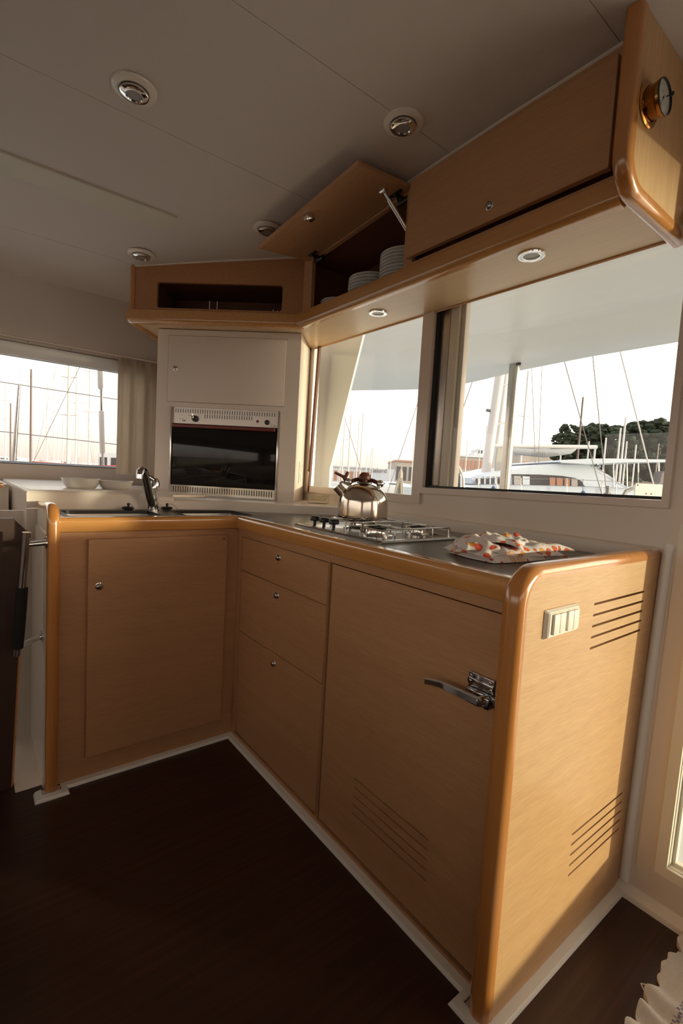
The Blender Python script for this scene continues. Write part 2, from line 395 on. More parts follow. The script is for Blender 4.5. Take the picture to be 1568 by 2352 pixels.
b = BM(); tube(b, [FL @ Vector((1.293, .03, .0)), FL @ Vector((1.293, .5, .0)), FL @ Vector((1.296, .94, .0)), FL @ Vector((1.300, .965, -.006))], .0135, 14)
put('corner_bead', b, 'grpwhite', wall_aft)
# floor moulding along the aft wall
b = BM(); t = BM()
sweep(t, [(1.27, 0), (2.4, 0)], [(.0, -.02), (.0, .058), (.012, .055), (.026, .036), (.034, .010), (.05, -.02)], frame((.548, 0, 0), (0, -1, 0), (1, 0, 0)))
t.free()
prof = [(.545, 0), (.549, .012), (.566, .022), (.588, .030), (.63, .036), (.63, -.005), (.545, -.005)]
va = [b.verts.new((x, -1.27, z)) for x, z in prof]; vb = [b.verts.new((x, -2.45, z)) for x, z in prof]
for i in range(len(prof)):
    k = (i + 1) % len(prof); b.faces.new((va[i], va[k], vb[k], vb[i]))
b.faces.new(va); b.faces.new(vb); struct('trim_1', b, 'grpwhite')
# port wall, leaning outwards from the headliner down
FP = frame((0, 1.13 + (1.975 - .9) * .2, .9), (1, 0, 0), (0, -.2, 1.0))
def zp(z): return (z - .9) * math.sqrt(1.04)
b = BM(); plate(b, [(XF, zp(-.1)), (XA + .05, zp(-.1)), (XA + .05, zp(2.1)), (XF, zp(2.1))], [[(-2.9, zp(1.065)), (-2.9, zp(1.605)), (-.05, zp(1.605)), (-.05, zp(1.065))]], FP, -.05, 0)
wall_port = struct('wall_port', b, 'grpmat')
b = BM(); plate(b, [(XF, zp(1.675)), (XA, zp(1.675)), (XA, zp(2.1)), (XF, zp(2.1))], [], FP, 0, .012); put('upper_lining', b, 'ceil', wall_port)
# screws of the lining
for x in (-.62, -.43, -.22):
    b = BM(); lathe(b, [(0, .0015), (.0022, .001), (.0028, 0)], FP @ Matrix.Translation((x, zp(1.683), .0122)), 10); put('screw', b, 'brown', wall_port)
# window in the port wall
def window_frame(name, F, u0, u1, v0, v1, wd, dp, fm, back=.05, glass=True, gasket=None):
    b = BM()
    plate(b, [(u0, v0), (u1, v0), (u1, v1), (u0, v1)], [[(u0 + wd, v0 + wd), (u0 + wd, v1 - wd), (u1 - wd, v1 - wd), (u1 - wd, v0 + wd)]], F, -back, dp)
    o = put(name, b, fm); o['kind'] = 'structure'
    if gasket:
        b = BM(); g = .006
        plate(b, [(u0 + wd - g * .2, v0 + wd - g * .2), (u1 - wd + g * .2, v0 + wd - g * .2), (u1 - wd + g * .2, v1 - wd + g * .2), (u0 + wd - g * .2, v1 - wd + g * .2)],
              [[(u0 + wd + g, v0 + wd + g), (u0 + wd + g, v1 - wd - g), (u1 - wd - g, v1 - wd - g), (u1 - wd - g, v0 + wd + g)]], F, -back * .7, -back * .4)
        put('gasket', b, gasket, o)
    if glass:
        b = BM(); fbox(b, F, u0 + wd * .5, u1 - wd * .5, v0 + wd * .5, v1 - wd * .5, -back * .65, -back * .55); put('glass_pane', b, 'pane', o)
    return o
window_frame('window_1', FP, -2.9, -.05, zp(1.065), zp(1.605), .004, .0, 'black', .05)
b = BM(); fbox(b, FP, XF, -.02, zp(1.605), zp(1.672), 0, .02, .008); o = struct('trim_2', b, 'white')      # white rail above the port window
# starboard and forward walls with the saloon windows (behind the camera)
b = BM(); F = frame((0, YS, 0), (-1, 0, 0), (0, 0, 1)); 
plate(b, [(-XA - .1, -.1), (-XF, -.1), (-XF, 2.2), (-XA - .1, 2.2)], [[(0, 1.1), (0, 1.7), (3.0, 1.7), (3.0, 1.1)]], F, -.05, 0); struct('wall_starboard', b, 'grpmat')
b = BM(); F2 = frame((XF, 0, 0), (0, 1, 0), (0, 0, 1))
plate(b, [(YS, -.1), (1.4, -.1), (1.4, 2.2), (YS, 2.2)], [[(-3.8, 1.1), (-3.8, 1.75), (.8, 1.75), (.8, 1.1)]], F2, -.05, 0); struct('wall_forward', b, 'grpmat')
window_frame('window_4', F, 0, 3.0, 1.1, 1.7, .02, 0, 'black')
window_frame('window_5', F2, -3.8, .8, 1.1, 1.75, .02, 0, 'black')

# unseen settee-shaped block behind the camera, added to shade the lower cabinets
b = BM(); box(b, -1.85, -1.70, -3.3, -.55, 0, .88, .03); box(b, -1.70, .1, -3.3, -3.15, 0, .88, .03); box(b, -2.4, -1.85, -3.9, -.55, 0, .45, .03)
struct('added_settee', b, 'curtain')
# ---- window over the oven side (fixed) and the sliding window
b = BM()
plate(b, [(-.49, 1.0), (.392, 1.0), (.392, 1.84), (-.49, 1.84)], [[(-.441, 1.034), (-.441, 1.80), (.345, 1.80), (.345, 1.034)]], FX(XA), -.006, .012)
w2 = struct('window_2', b, 'alu')
b = BM(); fbox(b, FX(XA), -.475, .35, 1.03, 1.8, -.03, -.025); put('glass_pane', b, 'pane', w2)
b = BM(); plate(b, [(-.431, 1.11), (-.436, 1.00), (-.426, 1.00), (-.421, 1.10), (-.388, 1.80), (-.406, 1.80), (-.438, 1.125), (-.445, 1.117)], [], FX(XA), .004, .016)
o = put('gasket', b, 'gasket', w2); o['label'] = 'dark brown seal strip'
# sliding window: outer frame, black gasket, sash profiles and glass
b = BM()
plate(b, [(.3925, 1.046), (1.29, 1.062), (1.29, 1.84), (.3925, 1.84)], [[(.405, 1.070), (.405, 1.83), (1.272, 1.83), (1.272, 1.082)]], FX(XA), -.02, .014)
w3 = struct('window_3', b, 'alu')
b = BM(); plate(b, [(.4055, 1.070), (1.2715, 1.083), (1.2715, 1.83), (.4055, 1.83)], [[(.420, 1.079), (.420, 1.82), (1.2665, 1.82), (1.2665, 1.092)]], FX(XA), -.024, -.004); put('gasket', b, 'black', w3)
b = BM(); fbox(b, FX(XA), .4215, .462, 1.074, 1.83, -.045, -.016, .008, 3); o = put('sash_stile', b, 'brushed', w3); o['label'] = 'brownish metal stile'
b = BM(); fbox(b, FX(XA), .4625, .505, 1.074, 1.83, -.05, -.022, .003); put('sash_stile', b, 'aluw', w3)
b = BM(); fbox(b, FX(XA), .506, .528, 1.074, 1.83, -.062, -.034, .003); put('sash_stile', b, 'whitepl', w3)
b = BM(); fbox(b, FX(XA), .42, 1.268, 1.08, 1.83, -.034, -.029); put('glass_pane', b, 'pane', w3)
# aft sliding door
b = BM(); DF = frame((.575, 0, 0), (0, -1, 0), (.055, 0, .953))
plate(b, [(1.318, .105), (2.36, .105), (2.36, 2.02), (1.318, 2.02)], [[(1.392, .135), (1.392, 1.962), (2.33, 1.962), (2.33, .135)]], frame((.575, 0, 0), (0, -1, 0), (.055, 0, .953)), -.03, .004)
d1 = struct('door_1', b, 'aluw')
FD = frame((.575, 0, 0), (0, -1, 0), (.055, 0, .953))
b = BM(); plate(b, [(1.364, .107), (2.358, .107), (2.358, 1.99), (1.364, 1.99)], [[(1.390, .133), (1.390, 1.964), (2.332, 1.964), (2.332, .133)]], FD, .004, .016); put('frame_lip', b, 'aluw', d1)
b = BM(); plate(b, [(1.392, .135), (2.33, .135), (2.33, 1.962), (1.392, 1.962)], [[(1.40, .143), (1.40, 1.954), (2.32, 1.954), (2.32, .143)]], FD, -.03, -.012); put('gasket', b, 'aluw', d1)
b = BM(); fbox(b, FD, 1.39, 2.33, .135, 1.96, -.03, -.026); put('glass_pane', b, 'pane', d1)
# white sill / splashback moulding behind the hob
b = BM()
def ext(b, poly, z0, z1, bev=.006):
    t = BM(); vs = [t.verts.new((x, y, z0)) for x, y in poly]; f = t.faces.new(vs)
    r = bmesh.ops.extrude_face_region(t, geom=[f]); bmesh.ops.translate(t, verts=[v for v in r['geom'] if isinstance(v, bmesh.types.BMVert)], vec=(0, 0, z1 - z0))
    if bev:
        ee = [e_ for e_ in t.edges if all(v.co.z > z1 - 1e-5 for v in e_.verts)]
        bmesh.ops.bevel(t, geom=ee, offset=bev, segments=4, profile=.5, affect='EDGES')
    merge(b, t)
led = [(.586, -1.276), (.588, -1.12), (.586, -.90), (.577, -.73), (.566, -.60), (.553, -.30), (.535, -.10), (.505, -.035), (.352, .060), (.178, .150), (.06, .245), (-.02, .285), (-.12, .30), (-.30, .302), (-.30, .60), (.62, .60), (.66, .0), (.66, -1.276)]
ext(b, led[::-1], .90, .954, .010); struct('trim_3', b, 'grp')
# ramp up to the shelf behind the sink, and the shelf itself
b = BM(); ext(b, [(-.30, .302), (-.30, 1.30), (.3, 1.30), (.3, .62), (-.10, .50), (-.16, .302)], .95, .970, .010)
ext(b, [(-.692, .306), (-.25, .306), (-.25, 1.34), (-.722, 1.34)], .80, .986, .014)
struct('trim_4', b, 'grp')
b = BM(); ext(b, [(-.718, .80), (-1.4, .80), (-1.4, 1.34), (-.722, 1.34)], .80, .980, .012); struct('trim_5', b, 'grp')
b = BM(); box(b, -1.3, -.745, .60, .63, .975, .997, .006); tag(put('fiddle_rail', b, 'beech', loc=(-1.0, .6, .978)), 'short piece of orange wooden rail at the far left edge, level with the white shelf', 'rail')
# stairwell at the left: side of the galley, back wall, step
b = BM(); box(b, -.665, -.64, .02, .42, -.02, .86); box(b, -.80, -.64, .405, .43, -.6, .90)
struct('trim_6', b, 'grp')
b = BM(); box(b, -.740, -.662, .045, .41, -.06, .004, .004); struct('trim_7', b, 'grp')

# floor moulding: a thin white strip that runs along the cabinets and round the posts
b = BM()
def strip(b, pts, h0=.0, h1=.013, wd=.03, side=1):
    # pts run along the cabinet foot; the strip falls outward
    n = len(pts); rin = []; rout = []
    for i in range(n):
        p = Vector(pts[i]); a = Vector(pts[max(i - 1, 0)]); c = Vector(pts[min(i + 1, n - 1)])
        def nrm(q): q = q.normalized(); return Vector((-q.y, q.x)) * side
        if i == 0: off = nrm(c - p)
        elif i == n - 1: off = nrm(p - a)
        else:
            n1, n2 = nrm(p - a), nrm(c - p); m_ = (n1 + n2).normalized(); off = m_ / max(.3, m_.dot(n1))
        q = p + off * wd; q2 = p + off * wd * .8
        rin.append((b.verts.new((p.x, p.y, h1)), b.verts.new((q2.x, q2.y, h1 * .75)), b.verts.new((q.x, q.y, .002)), b.verts.new((q.x, q.y, -.01)), b.verts.new((p.x, p.y, -.01))))
    for p, q in zip(rin, rin[1:]):
        for j in range(5):
            k = (j + 1) % 5; b.faces.new((p[j], p[k], q[k], q[j]))
    b.faces.new(rin[0]); b.faces.new(rin[-1])
strip(b, [(-.672, .0), (-.672, -.034), (-.618, -.034), (-.618, 0), (0, 0), (0, -1.226), (-.040, -1.226), (-.040, -1.282), (.56, -1.282)], side=-1, wd=.022)
box(b, -.036, .0, -1.280, -1.228, -.01, .009); box(b, -.670, -.62, -.032, .0, -.01, .009)
struct('trim_8', b, 'grpwhite')

# ================================================================== LOWER CABINETS
VY, VX = 'veneer_shade_y', 'veneer_shade_x'
# profile of the solid beech nosing of an end panel: (outward, across)
def nose(th, d, r=.016, n=5):
    P_ = [(0, 0)]
    P_ += [(d - r + r * math.sin(math.radians(a)), r - r * math.cos(math.radians(a))) for a in [90 * i / n for i in range(n + 1)]]
    P_ += [(d - r + r * math.cos(math.radians(a)), th - r + r * math.sin(math.radians(a))) for a in [90 * i / n for i in range(n + 1)]]
    P_ += [(0, th)]
    return P_
def knob(parent, F, r=.0135, name='knob'):
    b = BM(); lathe(b, [(r, 0), (r, .002), (r * .93, .0035), (r * .80, .004)], F, 24, cap=True)
    o = put(name, b, 'chrome', parent)
    b = BM(); lathe(b, [(r * .80, .003), (r * .78, .007), (r * .6, .010), (r * .3, .0115), (0, .012)], F, 20)
    fbox(b, F, -r * .15, r * .15, -r * .6, r * .6, .010, .0125, .0008); p = put('push_button', b, 'darkchrome', o); return o
# ---- sink cabinet (left run)
sink_cab = thing('sink_cabinet', (-.31, .15, 0), 'oak-veneered cabinet with one tall door under the sink, at the left of the corner', 'cabinet')
b = BM(); box(b, -.628, 0.0, 0.0, .018, .012, .868); box(b, -.628, -.61, .018, .30, .012, .75); box(b, -.61, .0, .285, .30, .012, .75); box(b, -.61, 0, .018, .285, .012, .03)
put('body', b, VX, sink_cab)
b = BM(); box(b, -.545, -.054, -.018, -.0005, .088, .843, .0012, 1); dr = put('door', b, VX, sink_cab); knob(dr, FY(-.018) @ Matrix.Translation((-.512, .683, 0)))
b = BM(); F = FY(-.0182)
plate(b, rrect(-.078, -.0595, .822, .839, .001, 2), [rrect(-.0775, -.060, .8225, .8385, .001, 2)[::-1]], F, 0, .0004)
plate(b, [(-.0735, .826), (-.064, .826), (-.06875, .835)], [], F, 0, .0004); o = put('warning_mark', b, 'brown', dr); o['label'] = 'small printed triangle in a square'
# end panel + its nosing (post and rail)
path = [(.0, .015), (.0, .895)] + [(.042 - .042 * math.cos(math.radians(a)), .895 + .042 * math.sin(math.radians(a))) for a in (15, 30, 45, 60, 75, 90)] + [(.335, .920)]
FS = frame((0, 0, 0), (0, 1, 0), (0, 0, 1))   # u = y, v = z, n = +x
b = BM(); sweep(b, [(u_ - .012, v_) for u_, v_ in path], [(o_, -.664 + w_) for o_, w_ in nose(.036, .024, .017)], FS); o = put('edge_post', b, 'beech_z', sink_cab); o['label'] = 'glossy orange beech post bending into a rail'
b = BM(); plate(b, [(-.012, .012), (.30, .012), (.30, .918)] + [(u_ - .012, v_) for u_, v_ in path[::-1][1:]], [], FS, -.66, -.632); put('end_panel', b, 'grp', sink_cab)
# ---- drawer cabinet
dc = thing('drawer_cabinet', (.29, -.31, 0), 'oak-veneered unit of three drawers between the sink cabinet and the fridge cabinet', 'cabinet')
b = BM(); F = FX(0.0)
plate(b, [(0.0, .012), (.620, .012), (.620, .868), (0.0, .868)], [[(.028, .0265), (.028, .838), (.6185, .838), (.6185, .0265)][::-1]], F, -.018, 0.0)
box(b, .018, .56, -.62, -.605, .012, .865); box(b, .018, .56, -.015, 0.0, .012, .75); box(b, .545, .56, -.605, -.015, .012, .865); box(b, .018, .545, -.605, -.015, .012, .026)
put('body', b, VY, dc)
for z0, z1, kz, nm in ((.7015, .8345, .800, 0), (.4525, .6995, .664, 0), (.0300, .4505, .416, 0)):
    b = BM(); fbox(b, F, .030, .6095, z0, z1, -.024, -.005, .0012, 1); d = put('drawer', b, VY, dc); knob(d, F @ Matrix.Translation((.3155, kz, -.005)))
# ---- fridge cabinet with the end panel
fc = thing('fridge_cabinet', (.29, -.93, 0), 'tall oak fridge cabinet with a chrome latch, at the near end of the run', 'cabinet')
b = BM(); plate(b, [(.621, .012), (1.2365, .012), (1.2365, .868), (.621, .868)], [[(.6225, .022), (.6225, .8395), (1.2235, .8395), (1.2235, .022)][::-1]], F, -.018, 0.0)
box(b, .03, .56, -1.236, -.621, .012, .025); box(b, .545, .56, -1.236, -.621, .025, .865)
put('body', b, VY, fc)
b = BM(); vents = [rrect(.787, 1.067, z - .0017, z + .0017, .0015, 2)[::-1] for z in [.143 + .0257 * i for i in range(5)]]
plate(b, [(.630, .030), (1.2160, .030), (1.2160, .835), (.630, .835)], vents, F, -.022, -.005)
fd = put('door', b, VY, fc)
b = BM(); box(b, .024, .034, -1.21, -.64, .03, .83); put('door_core', b, 'inside', fd)
# chrome lever latch
b = BM(); t0 = F @ Matrix.Translation((0, 0, 0))
LZ = .668
fbox(b, F, 1.150, 1.213, LZ - .028, LZ + .027, -.005, .0035, .0012)
fbox(b, F, 1.150, 1.214, LZ + .002, LZ + .016, .0035, .0065, .003)
fbox(b, F, 1.152, 1.212, LZ - .024, LZ - .004, .0035, .016, .004)
fbox(b, F, 1.202, 1.217, LZ - .030, LZ - .006, .0035, .024, .004)
for uu, vv in ((1.158, LZ + .021), (1.207, LZ + .021), (1.157, LZ + .009), (1.210, LZ - .024)):
    lathe(b, [(.0034, .003), (.0034, .0075), (.0018, .0085), (0, .0085)], F @ Matrix.Translation((uu, vv, 0)), 12)
latch = put('latch', b, 'darkchrome', fd); latch['label'] = 'chrome slam latch'
b = BM(); pr_ = [(1.211, .018), (1.196, .031), (1.150, .033), (1.100, .035), (1.083, .042), (1.070, .050)]
sw = [(p[0], p[1], hw) for p, hw in zip(pr_, (.011, .011, .010, .009, .0085, .0085))]
rg = []
for u_, n_, hw in sw:
    rg.append([b.verts.new(F @ Vector((u_, LZ - .016 + dz, n_ + dn_))) for dz, dn_ in ((-hw, -.0025), (hw * .8, -.0025), (hw, .0), (hw * .6, .0035), (-hw * .6, .0035), (-hw, .0))])
for p, q in zip(rg, rg[1:]):
    for j in range(6): k = (j + 1) % 6; b.faces.new((p[j], p[k], q[k], q[j]))
b.faces.new(rg[0]); b.faces.new(rg[-1]); put('lever', b, 'chrome', latch)
b = BM(); lathe(b, [(.006, .012), (.006, .034), (.0045, .037), (0, .038)], F @ Matrix.Translation((1.203, LZ - .008, 0)), 14); put('pivot', b, 'chrome', latch)
b = BM(); fbox(b, F, 1.219, 1.2345, LZ - .022, LZ + .000, .0, .020, .003); fbox(b, F, 1.214, 1.222, LZ - .014, LZ - .008, .006, .014, .001); put('strike', b, 'darkchrome', latch)
# end panel, its slots and its beech nosing
FE = FY(-1.282)
R_ = .052
ppath = [(-.022, .012), (-.022, .872)] + [(-.022 + R_ - R_ * math.cos(math.radians(a)), .872 + R_ * math.sin(math.radians(a))) for a in (15, 30, 45, 60, 75, 90)] + [(.622, .926)]
vs_ = [rrect(.256, .537, z - .0028, z + .0028, .0026, 3)[::-1] for z in [.740 + .0257 * i for i in range(5)]] + [rrect(.258, .535, z - .0028, z + .0028, .0026, 3)[::-1] for z in [.1875 + .0257 * i for i in range(5)]]
b = BM(); plate(b, [(.574, .012), (.624, .928)] + ppath[::-1], vs_, FE, -.014, 0)
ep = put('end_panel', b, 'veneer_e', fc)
b = BM(); box(b, .0, .575, -1.2665, -1.236, .012, .90); put('panel_core', b, 'inside', ep)
pathx = ppath[:-1] + [(.60, .926), (.650, .926)]
b = BM(); sweep(b, pathx, [(o_, -w_) for o_, w_ in nose(.046, .025, .019)], FE @ Matrix.Translation((0, 0, .001))); o = put('edge_band', b, 'beech_z', fc); o['label'] = 'rounded glossy orange beech edging'
# switch plate
sp_ = thing('light_switch', (.11, -1.282, .826), 'cream double rocker switch plate on the sunlit end panel', 'switch')
b = BM(); t = BM(); box(t, .046, .180, .797, .858, 0, .010, 0)
t.free()
vs4 = [(.040, .797, 0), (.173, .797, 0), (.173, .858, 0), (.040, .858, 0), (.047, .803, .010), (.167, .803, .010), (.167, .852, .010), (.047, .852, .010)]
vv = [b.verts.new(FE @ Vector(p)) for p in vs4]
for q in ((0, 1, 2, 3), (4, 5, 6, 7), (0, 1, 5, 4), (1, 2, 6, 5), (2, 3, 7, 6), (3, 0, 4, 7)): b.faces.new([vv[i] for i in q])
bmesh.ops.bevel(b, geom=b.edges[:], offset=.0018, segments=2, affect='EDGES'); put('plate', b, 'whitepl', sp_)
for u0 in (.064, .0875, .119, .1425):
    u0 -= .006; b = BM(); fbox(b, FE, u0, u0 + .0225, .807, .849, .009, .0155, .0022); put('rocker', b, 'whitepl', sp_)

# ================================================================== WORKTOP, SINK, TAP
wt = thing('worktop', (.2, -.4, .895), 'L-shaped slate grey worktop with an orange beech front edge', 'worktop')
s1 = rrect(-.600, -.285, .020, .236, .030, 4); s2 = rrect(-.205, .072, .020, .236, .030, 4)
F = frame((0, 0, .915), (1, 0, 0), (0, 1, 0))
b = BM(); plate(b, [(-.629, .001), (.001, .001), (.001, -1.235), (.60, -1.235), (.60, -.05), (.37, .075), (.2, .165), (.03, .27), (-.03, .30), (-.629, .31)], [s1[::-1], s2[::-1]], F, -.018, 0)
put('surface', b, 'worktop', wt)
def trimprof(d=.017, h=.050, r=.014):   # (outward, height) closed
    P_ = [(-.018, -.018), (-.018, 0)]
    P_ += [(d - r + r * math.sin(math.radians(a)), -r + r * math.cos(math.radians(a))) for a in (0, 18, 36, 54, 72, 90)]
    P_ += [(d, -h + .006), (d - .002, -h + .002), (d - .006, -h), (-.001, -h), (-.001, -.018)]
    return P_
b = BM(); Z = .9165
pf = trimprof()
va = [b.verts.new((-.629, -o_, Z + h_)) for o_, h_ in pf]; vb = [b.verts.new((0 - max(o_, -.018) * 1.0, -o_, Z + h_)) for o_, h_ in pf]
for i in range(len(pf)): k = (i + 1) % len(pf); b.faces.new((va[i], va[k], vb[k], vb[i]))
b.faces.new(va); b.faces.new(vb); o = put('front_edge', b, 'beech', wt); o['label'] = 'orange beech nosing below the sink'
b = BM(); va = [b.verts.new((-o_, -.0006 - max(o_, -.018), Z + h_)) for o_, h_ in pf]; vb = [b.verts.new((-o_, -1.237, Z + h_)) for o_, h_ in pf]
for i in range(len(pf)): k = (i + 1) % len(pf); b.faces.new((va[i], va[k], vb[k], vb[i]))
b.faces.new(va); b.faces.new(vb); o = put('front_edge', b, 'beech', wt); o['label'] = 'orange beech nosing below the hob'
M['beechx'] = mat('varnished beech along x', (.62, .295, .088), .22, coat=1.0, grain=('x', .5, (.40, .135, .03), 90))
[c for c in wt.children if c.name.startswith('front_edge')][0].data.materials[0] = M['beechx']
def sinkbowl(outl, u0, u1, label):
    s = thing('sink_basin', ((u0 + u1) / 2, .128, .76), label, 'sink', 'twin sink basins')
    b = BM(); r0 = outl; n = len(r0); cx, cy = (u0 + u1) / 2, .128
    levels = [(1.035, .9158), (1.0, .9165), (.985, .912), (.955, .79), (.90, .772), (.4, .768), (.12, .766)]
    rings = [[b.verts.new((cx + (x_ - cx) * k, cy + (y_ - cy) * k, z)) for x_, y_ in r0] for k, z in levels]
    for p, q in zip(rings, rings[1:]):
        for j in range(n): k = (j + 1) % n; b.faces.new((p[j], p[k], q[k], q[j]))
    b.faces.new(rings[-1]); put('bowl', b, 'brushed', s, fix=False)
    b = BM(); plate(b, [(cx + (x_ - cx) * 1.04, cy + (y_ - cy) * 1.05) for x_, y_ in r0], [[(cx + (x_ - cx) * .965, cy + (y_ - cy) * .95) for x_, y_ in r0][::-1]], frame((0, 0, .9155), (1, 0, 0), (0, 1, 0)), -.012, .0012)
    put('rim', b, 'blackpl', s)
    b = BM(); lathe(b, [(.030, .0), (.028, .003), (.018, .001), (0, .001)], UP(cx, cy, .767), 20); put('drain', b, 'chrome', s)
    return s
sinkbowl(s1, -.60, -.285, 'left stainless sink basin, beside the wooden end post'); sinkbowl(s2, -.205, .072, 'right stainless sink basin, in the corner of the worktop')
tap = thing('mixer_tap', (-.262, .262, .915), 'chrome single-lever mixer tap standing behind the sink', 'tap')
b = BM(); lathe(b, [(.027, 0), (.027, .004), (.024, .006), (.0235, .085), (.0235, .088)], UP(-.262, .262, .915), 28); put('body', b, 'chrome', tap)
b = BM(); lathe(b, [(.0243, 0), (.0243, .012), (.022, .026), (.016, .038), (.007, .045), (0, .046)], frame((-.262, .262, 1.004), (1, 0, -.18), (0, 1, 0)), 28); put('lever_cap', b, 'chrome', tap)
b = BM(); tube(b, [(-.262, .258, 1.035), (-.30, .235, 1.058), (-.335, .205, 1.062)], [.010, .008, .007], 12); put('lever', b, 'chrome', tap)
b = BM(); tube(b, [(-.262, .258, .925), (-.278, .235, .960), (-.305, .195, 1.025), (-.320, .172, 1.062), (-.328, .160, 1.075), (-.337, .148, 1.078), (-.345, .138, 1.072), (-.348, .134, 1.058)], [.0135, .0155, .0155, .0150, .0140, .0135, .0130, .0130], 18); o = put('spout', b, 'darkchrome', tap)
b = BM(); tube(b, [(-.348, .134, 1.062), (-.349, .133, 1.046)], [.0135, .0130], 20); put('aerator', b, 'chrome', tap)
def plug(x, y, label, dx):
    s = thing('sink_plug', (x, y, .9165), label, 'plug', 'sink plugs beside the tap')
    b = BM(); lathe(b, [(.014, 0), (.022, .004), (.023, .010), (.019, .013), (.004, .0145), (0, .0145)], UP(x, y, .9165), 22); put('stopper', b, 'blackpl', s)
    b = BM(); tube(b, [(x, y, .930), (x, y - .002, .937)], .004, 10); lathe(b, [(.005, -.004), (.0062, 0), (.005, .004), (0, .0055)], UP(x, y - .002, .940), 12); put('stud', b, 'blackpl', s)
    b = BM()
    for i in range(16):
        t_ = i / 15; bmesh.ops.create_icosphere(b, subdivisions=1, radius=.0018, matrix=Matrix.Translation((x + dx * t_, y - .04 * t_, .940 + .006 * math.sin(t_ * 3.1) - .022 * t_ * t_)))
    put('bead_chain', b, 'chrome', s)
plug(-.358, .243 + .006, 'black rubber sink plug with a bead chain, left of the tap', .012); plug(-.205, .249 + .006, 'black rubber sink plug with a bead chain, right of the tap', .035)
def bowl(x, y, z, r, h, label):
    b = BM(); lathe(b, [(0, .002), (r * .62, .002), (r * .66, 0), (r * .74, .002), (r * .86, h * .35), (r * .94, h * .75), (r, h), (r * .985, h + .0012), (r * .91, h * .76), (r * .82, h * .38), (r * .6, .006), (0, .005)], UP(x, y, z), 40, cap=False)
    return tag(put('bowl', b, 'china', loc=(x, y, z)), label, 'bowl', 'bowls on the white shelf')
bowl(-.484, .50, .986, .0745, .040, 'off-white bowl on the shelf behind the sink, nearer the left edge')
bowl(-.350, .505, .986, .0725, .034, 'off-white bowl on the shelf just left of the tap')
# grab bar with foam grip
gb = thing('grab_bar', (-.71, -.01, .68), 'upright steel grab bar with a black foam sleeve beside the left end post', 'handrail')
tp, bt = Vector((-.717, -.015, .872)), Vector((-.740, .005, .480))
b = BM(); tube(b, [tp, bt], .0125, 20); put('bar', b, 'darkchrome', gb)
m0, m1 = tp.lerp(bt, .45), tp.lerp(bt, .94)
b = BM(); tube(b, [m0 + Vector((0, 0, .002)), m0, m0.lerp(m1, .3), m0.lerp(m1, .7), m1], [.0150, .0160, .0170, .0170, .0165], 16); put('foam_sleeve', b, 'foam', gb)
for q, y1, x1 in ((.10, -.012, -.664), (.925, .06, -.664)):
    p = tp.lerp(bt, q); b = BM(); tube(b, [p, (x1, y1, p.z + .004)], .0095, 14); st = put('standoff', b, 'chrome', gb)
    b = BM(); tube(b, [(x1 - .004, y1, p.z + .004), (x1 + .0005, y1, p.z + .004)], .020, 22); put('rosette', b, 'chrome', st)
# dark companion panel at far left
dk = thing('stair_door', (-.95, .09, 0), 'dark brown wooden door leaf with an orange edge at the far left', 'door')
b = BM(); vs = [(-1.35, .0, -.3), (-.762, .0, -.3), (-.713, .0, .868), (-.745, .0, .905), (-1.35, .0, .905)]
v1 = [b.verts.new((x, .08, z)) for x, y, z in vs]; v2 = [b.verts.new((x, .105, z)) for x, y, z in vs]
b.faces.new(v1); b.faces.new(v2)
for i in range(5): k = (i + 1) % 5; b.faces.new((v1[i], v1[k], v2[k], v2[i]))
put('leaf', b, 'darkwood', dk)
b = BM(); tube(b, [(-.7615, .0925, -.3), (-.7115, .0925, .868)], .0075, 6); put('edge_strip', b, 'beech_z', dk)

# ================================================================== OVEN TOWER
tw = thing('oven_tower', (.2, .55, .955), 'cream painted housing between worktop and wall cupboards that holds the oven', 'cabinet')
SD = Vector((.2, .226, 0))
def FTq(u0, u1, z0, z1, n0, n1, bev=0, seg=2): return fbox(BM(), FT, u0, u1, z0, z1, n0, n1, bev, seg)
b = BM()
plate(b, [(-.720, .953), (0, .953), (0, 1.7735), (-.720, 1.7735)], [[(-.640, .958), (-.640, 1.396), (-.086, 1.396), (-.086, .958)], [(-.664, 1.4195), (-.664, 1.7455), (-.0705, 1.7455), (-.0705, 1.4195)]], FT, -.018, 0)
put('front_frame', b, 'grptower', tw)
b = BM(); fbox(b, FT, -.016, 0, .953, 1.7735, -.300, -.0181, .003); put('side_panel', b, 'grp', tw)
b = BM(); fbox(b, FT, -.72, -.704, .953, 1.7735, -.42, -.0181); put('side_panel', b, 'grptower', tw)
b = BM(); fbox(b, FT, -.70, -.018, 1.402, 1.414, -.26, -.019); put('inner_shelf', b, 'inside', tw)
b = FTq(-.6625, -.072, 1.421, 1.744, -.017, .004, .0025, 2); td = put('door', b, 'grptower', tw); knob(td, FT @ Matrix.Translation((-.623, 1.583, .004)), .0135)
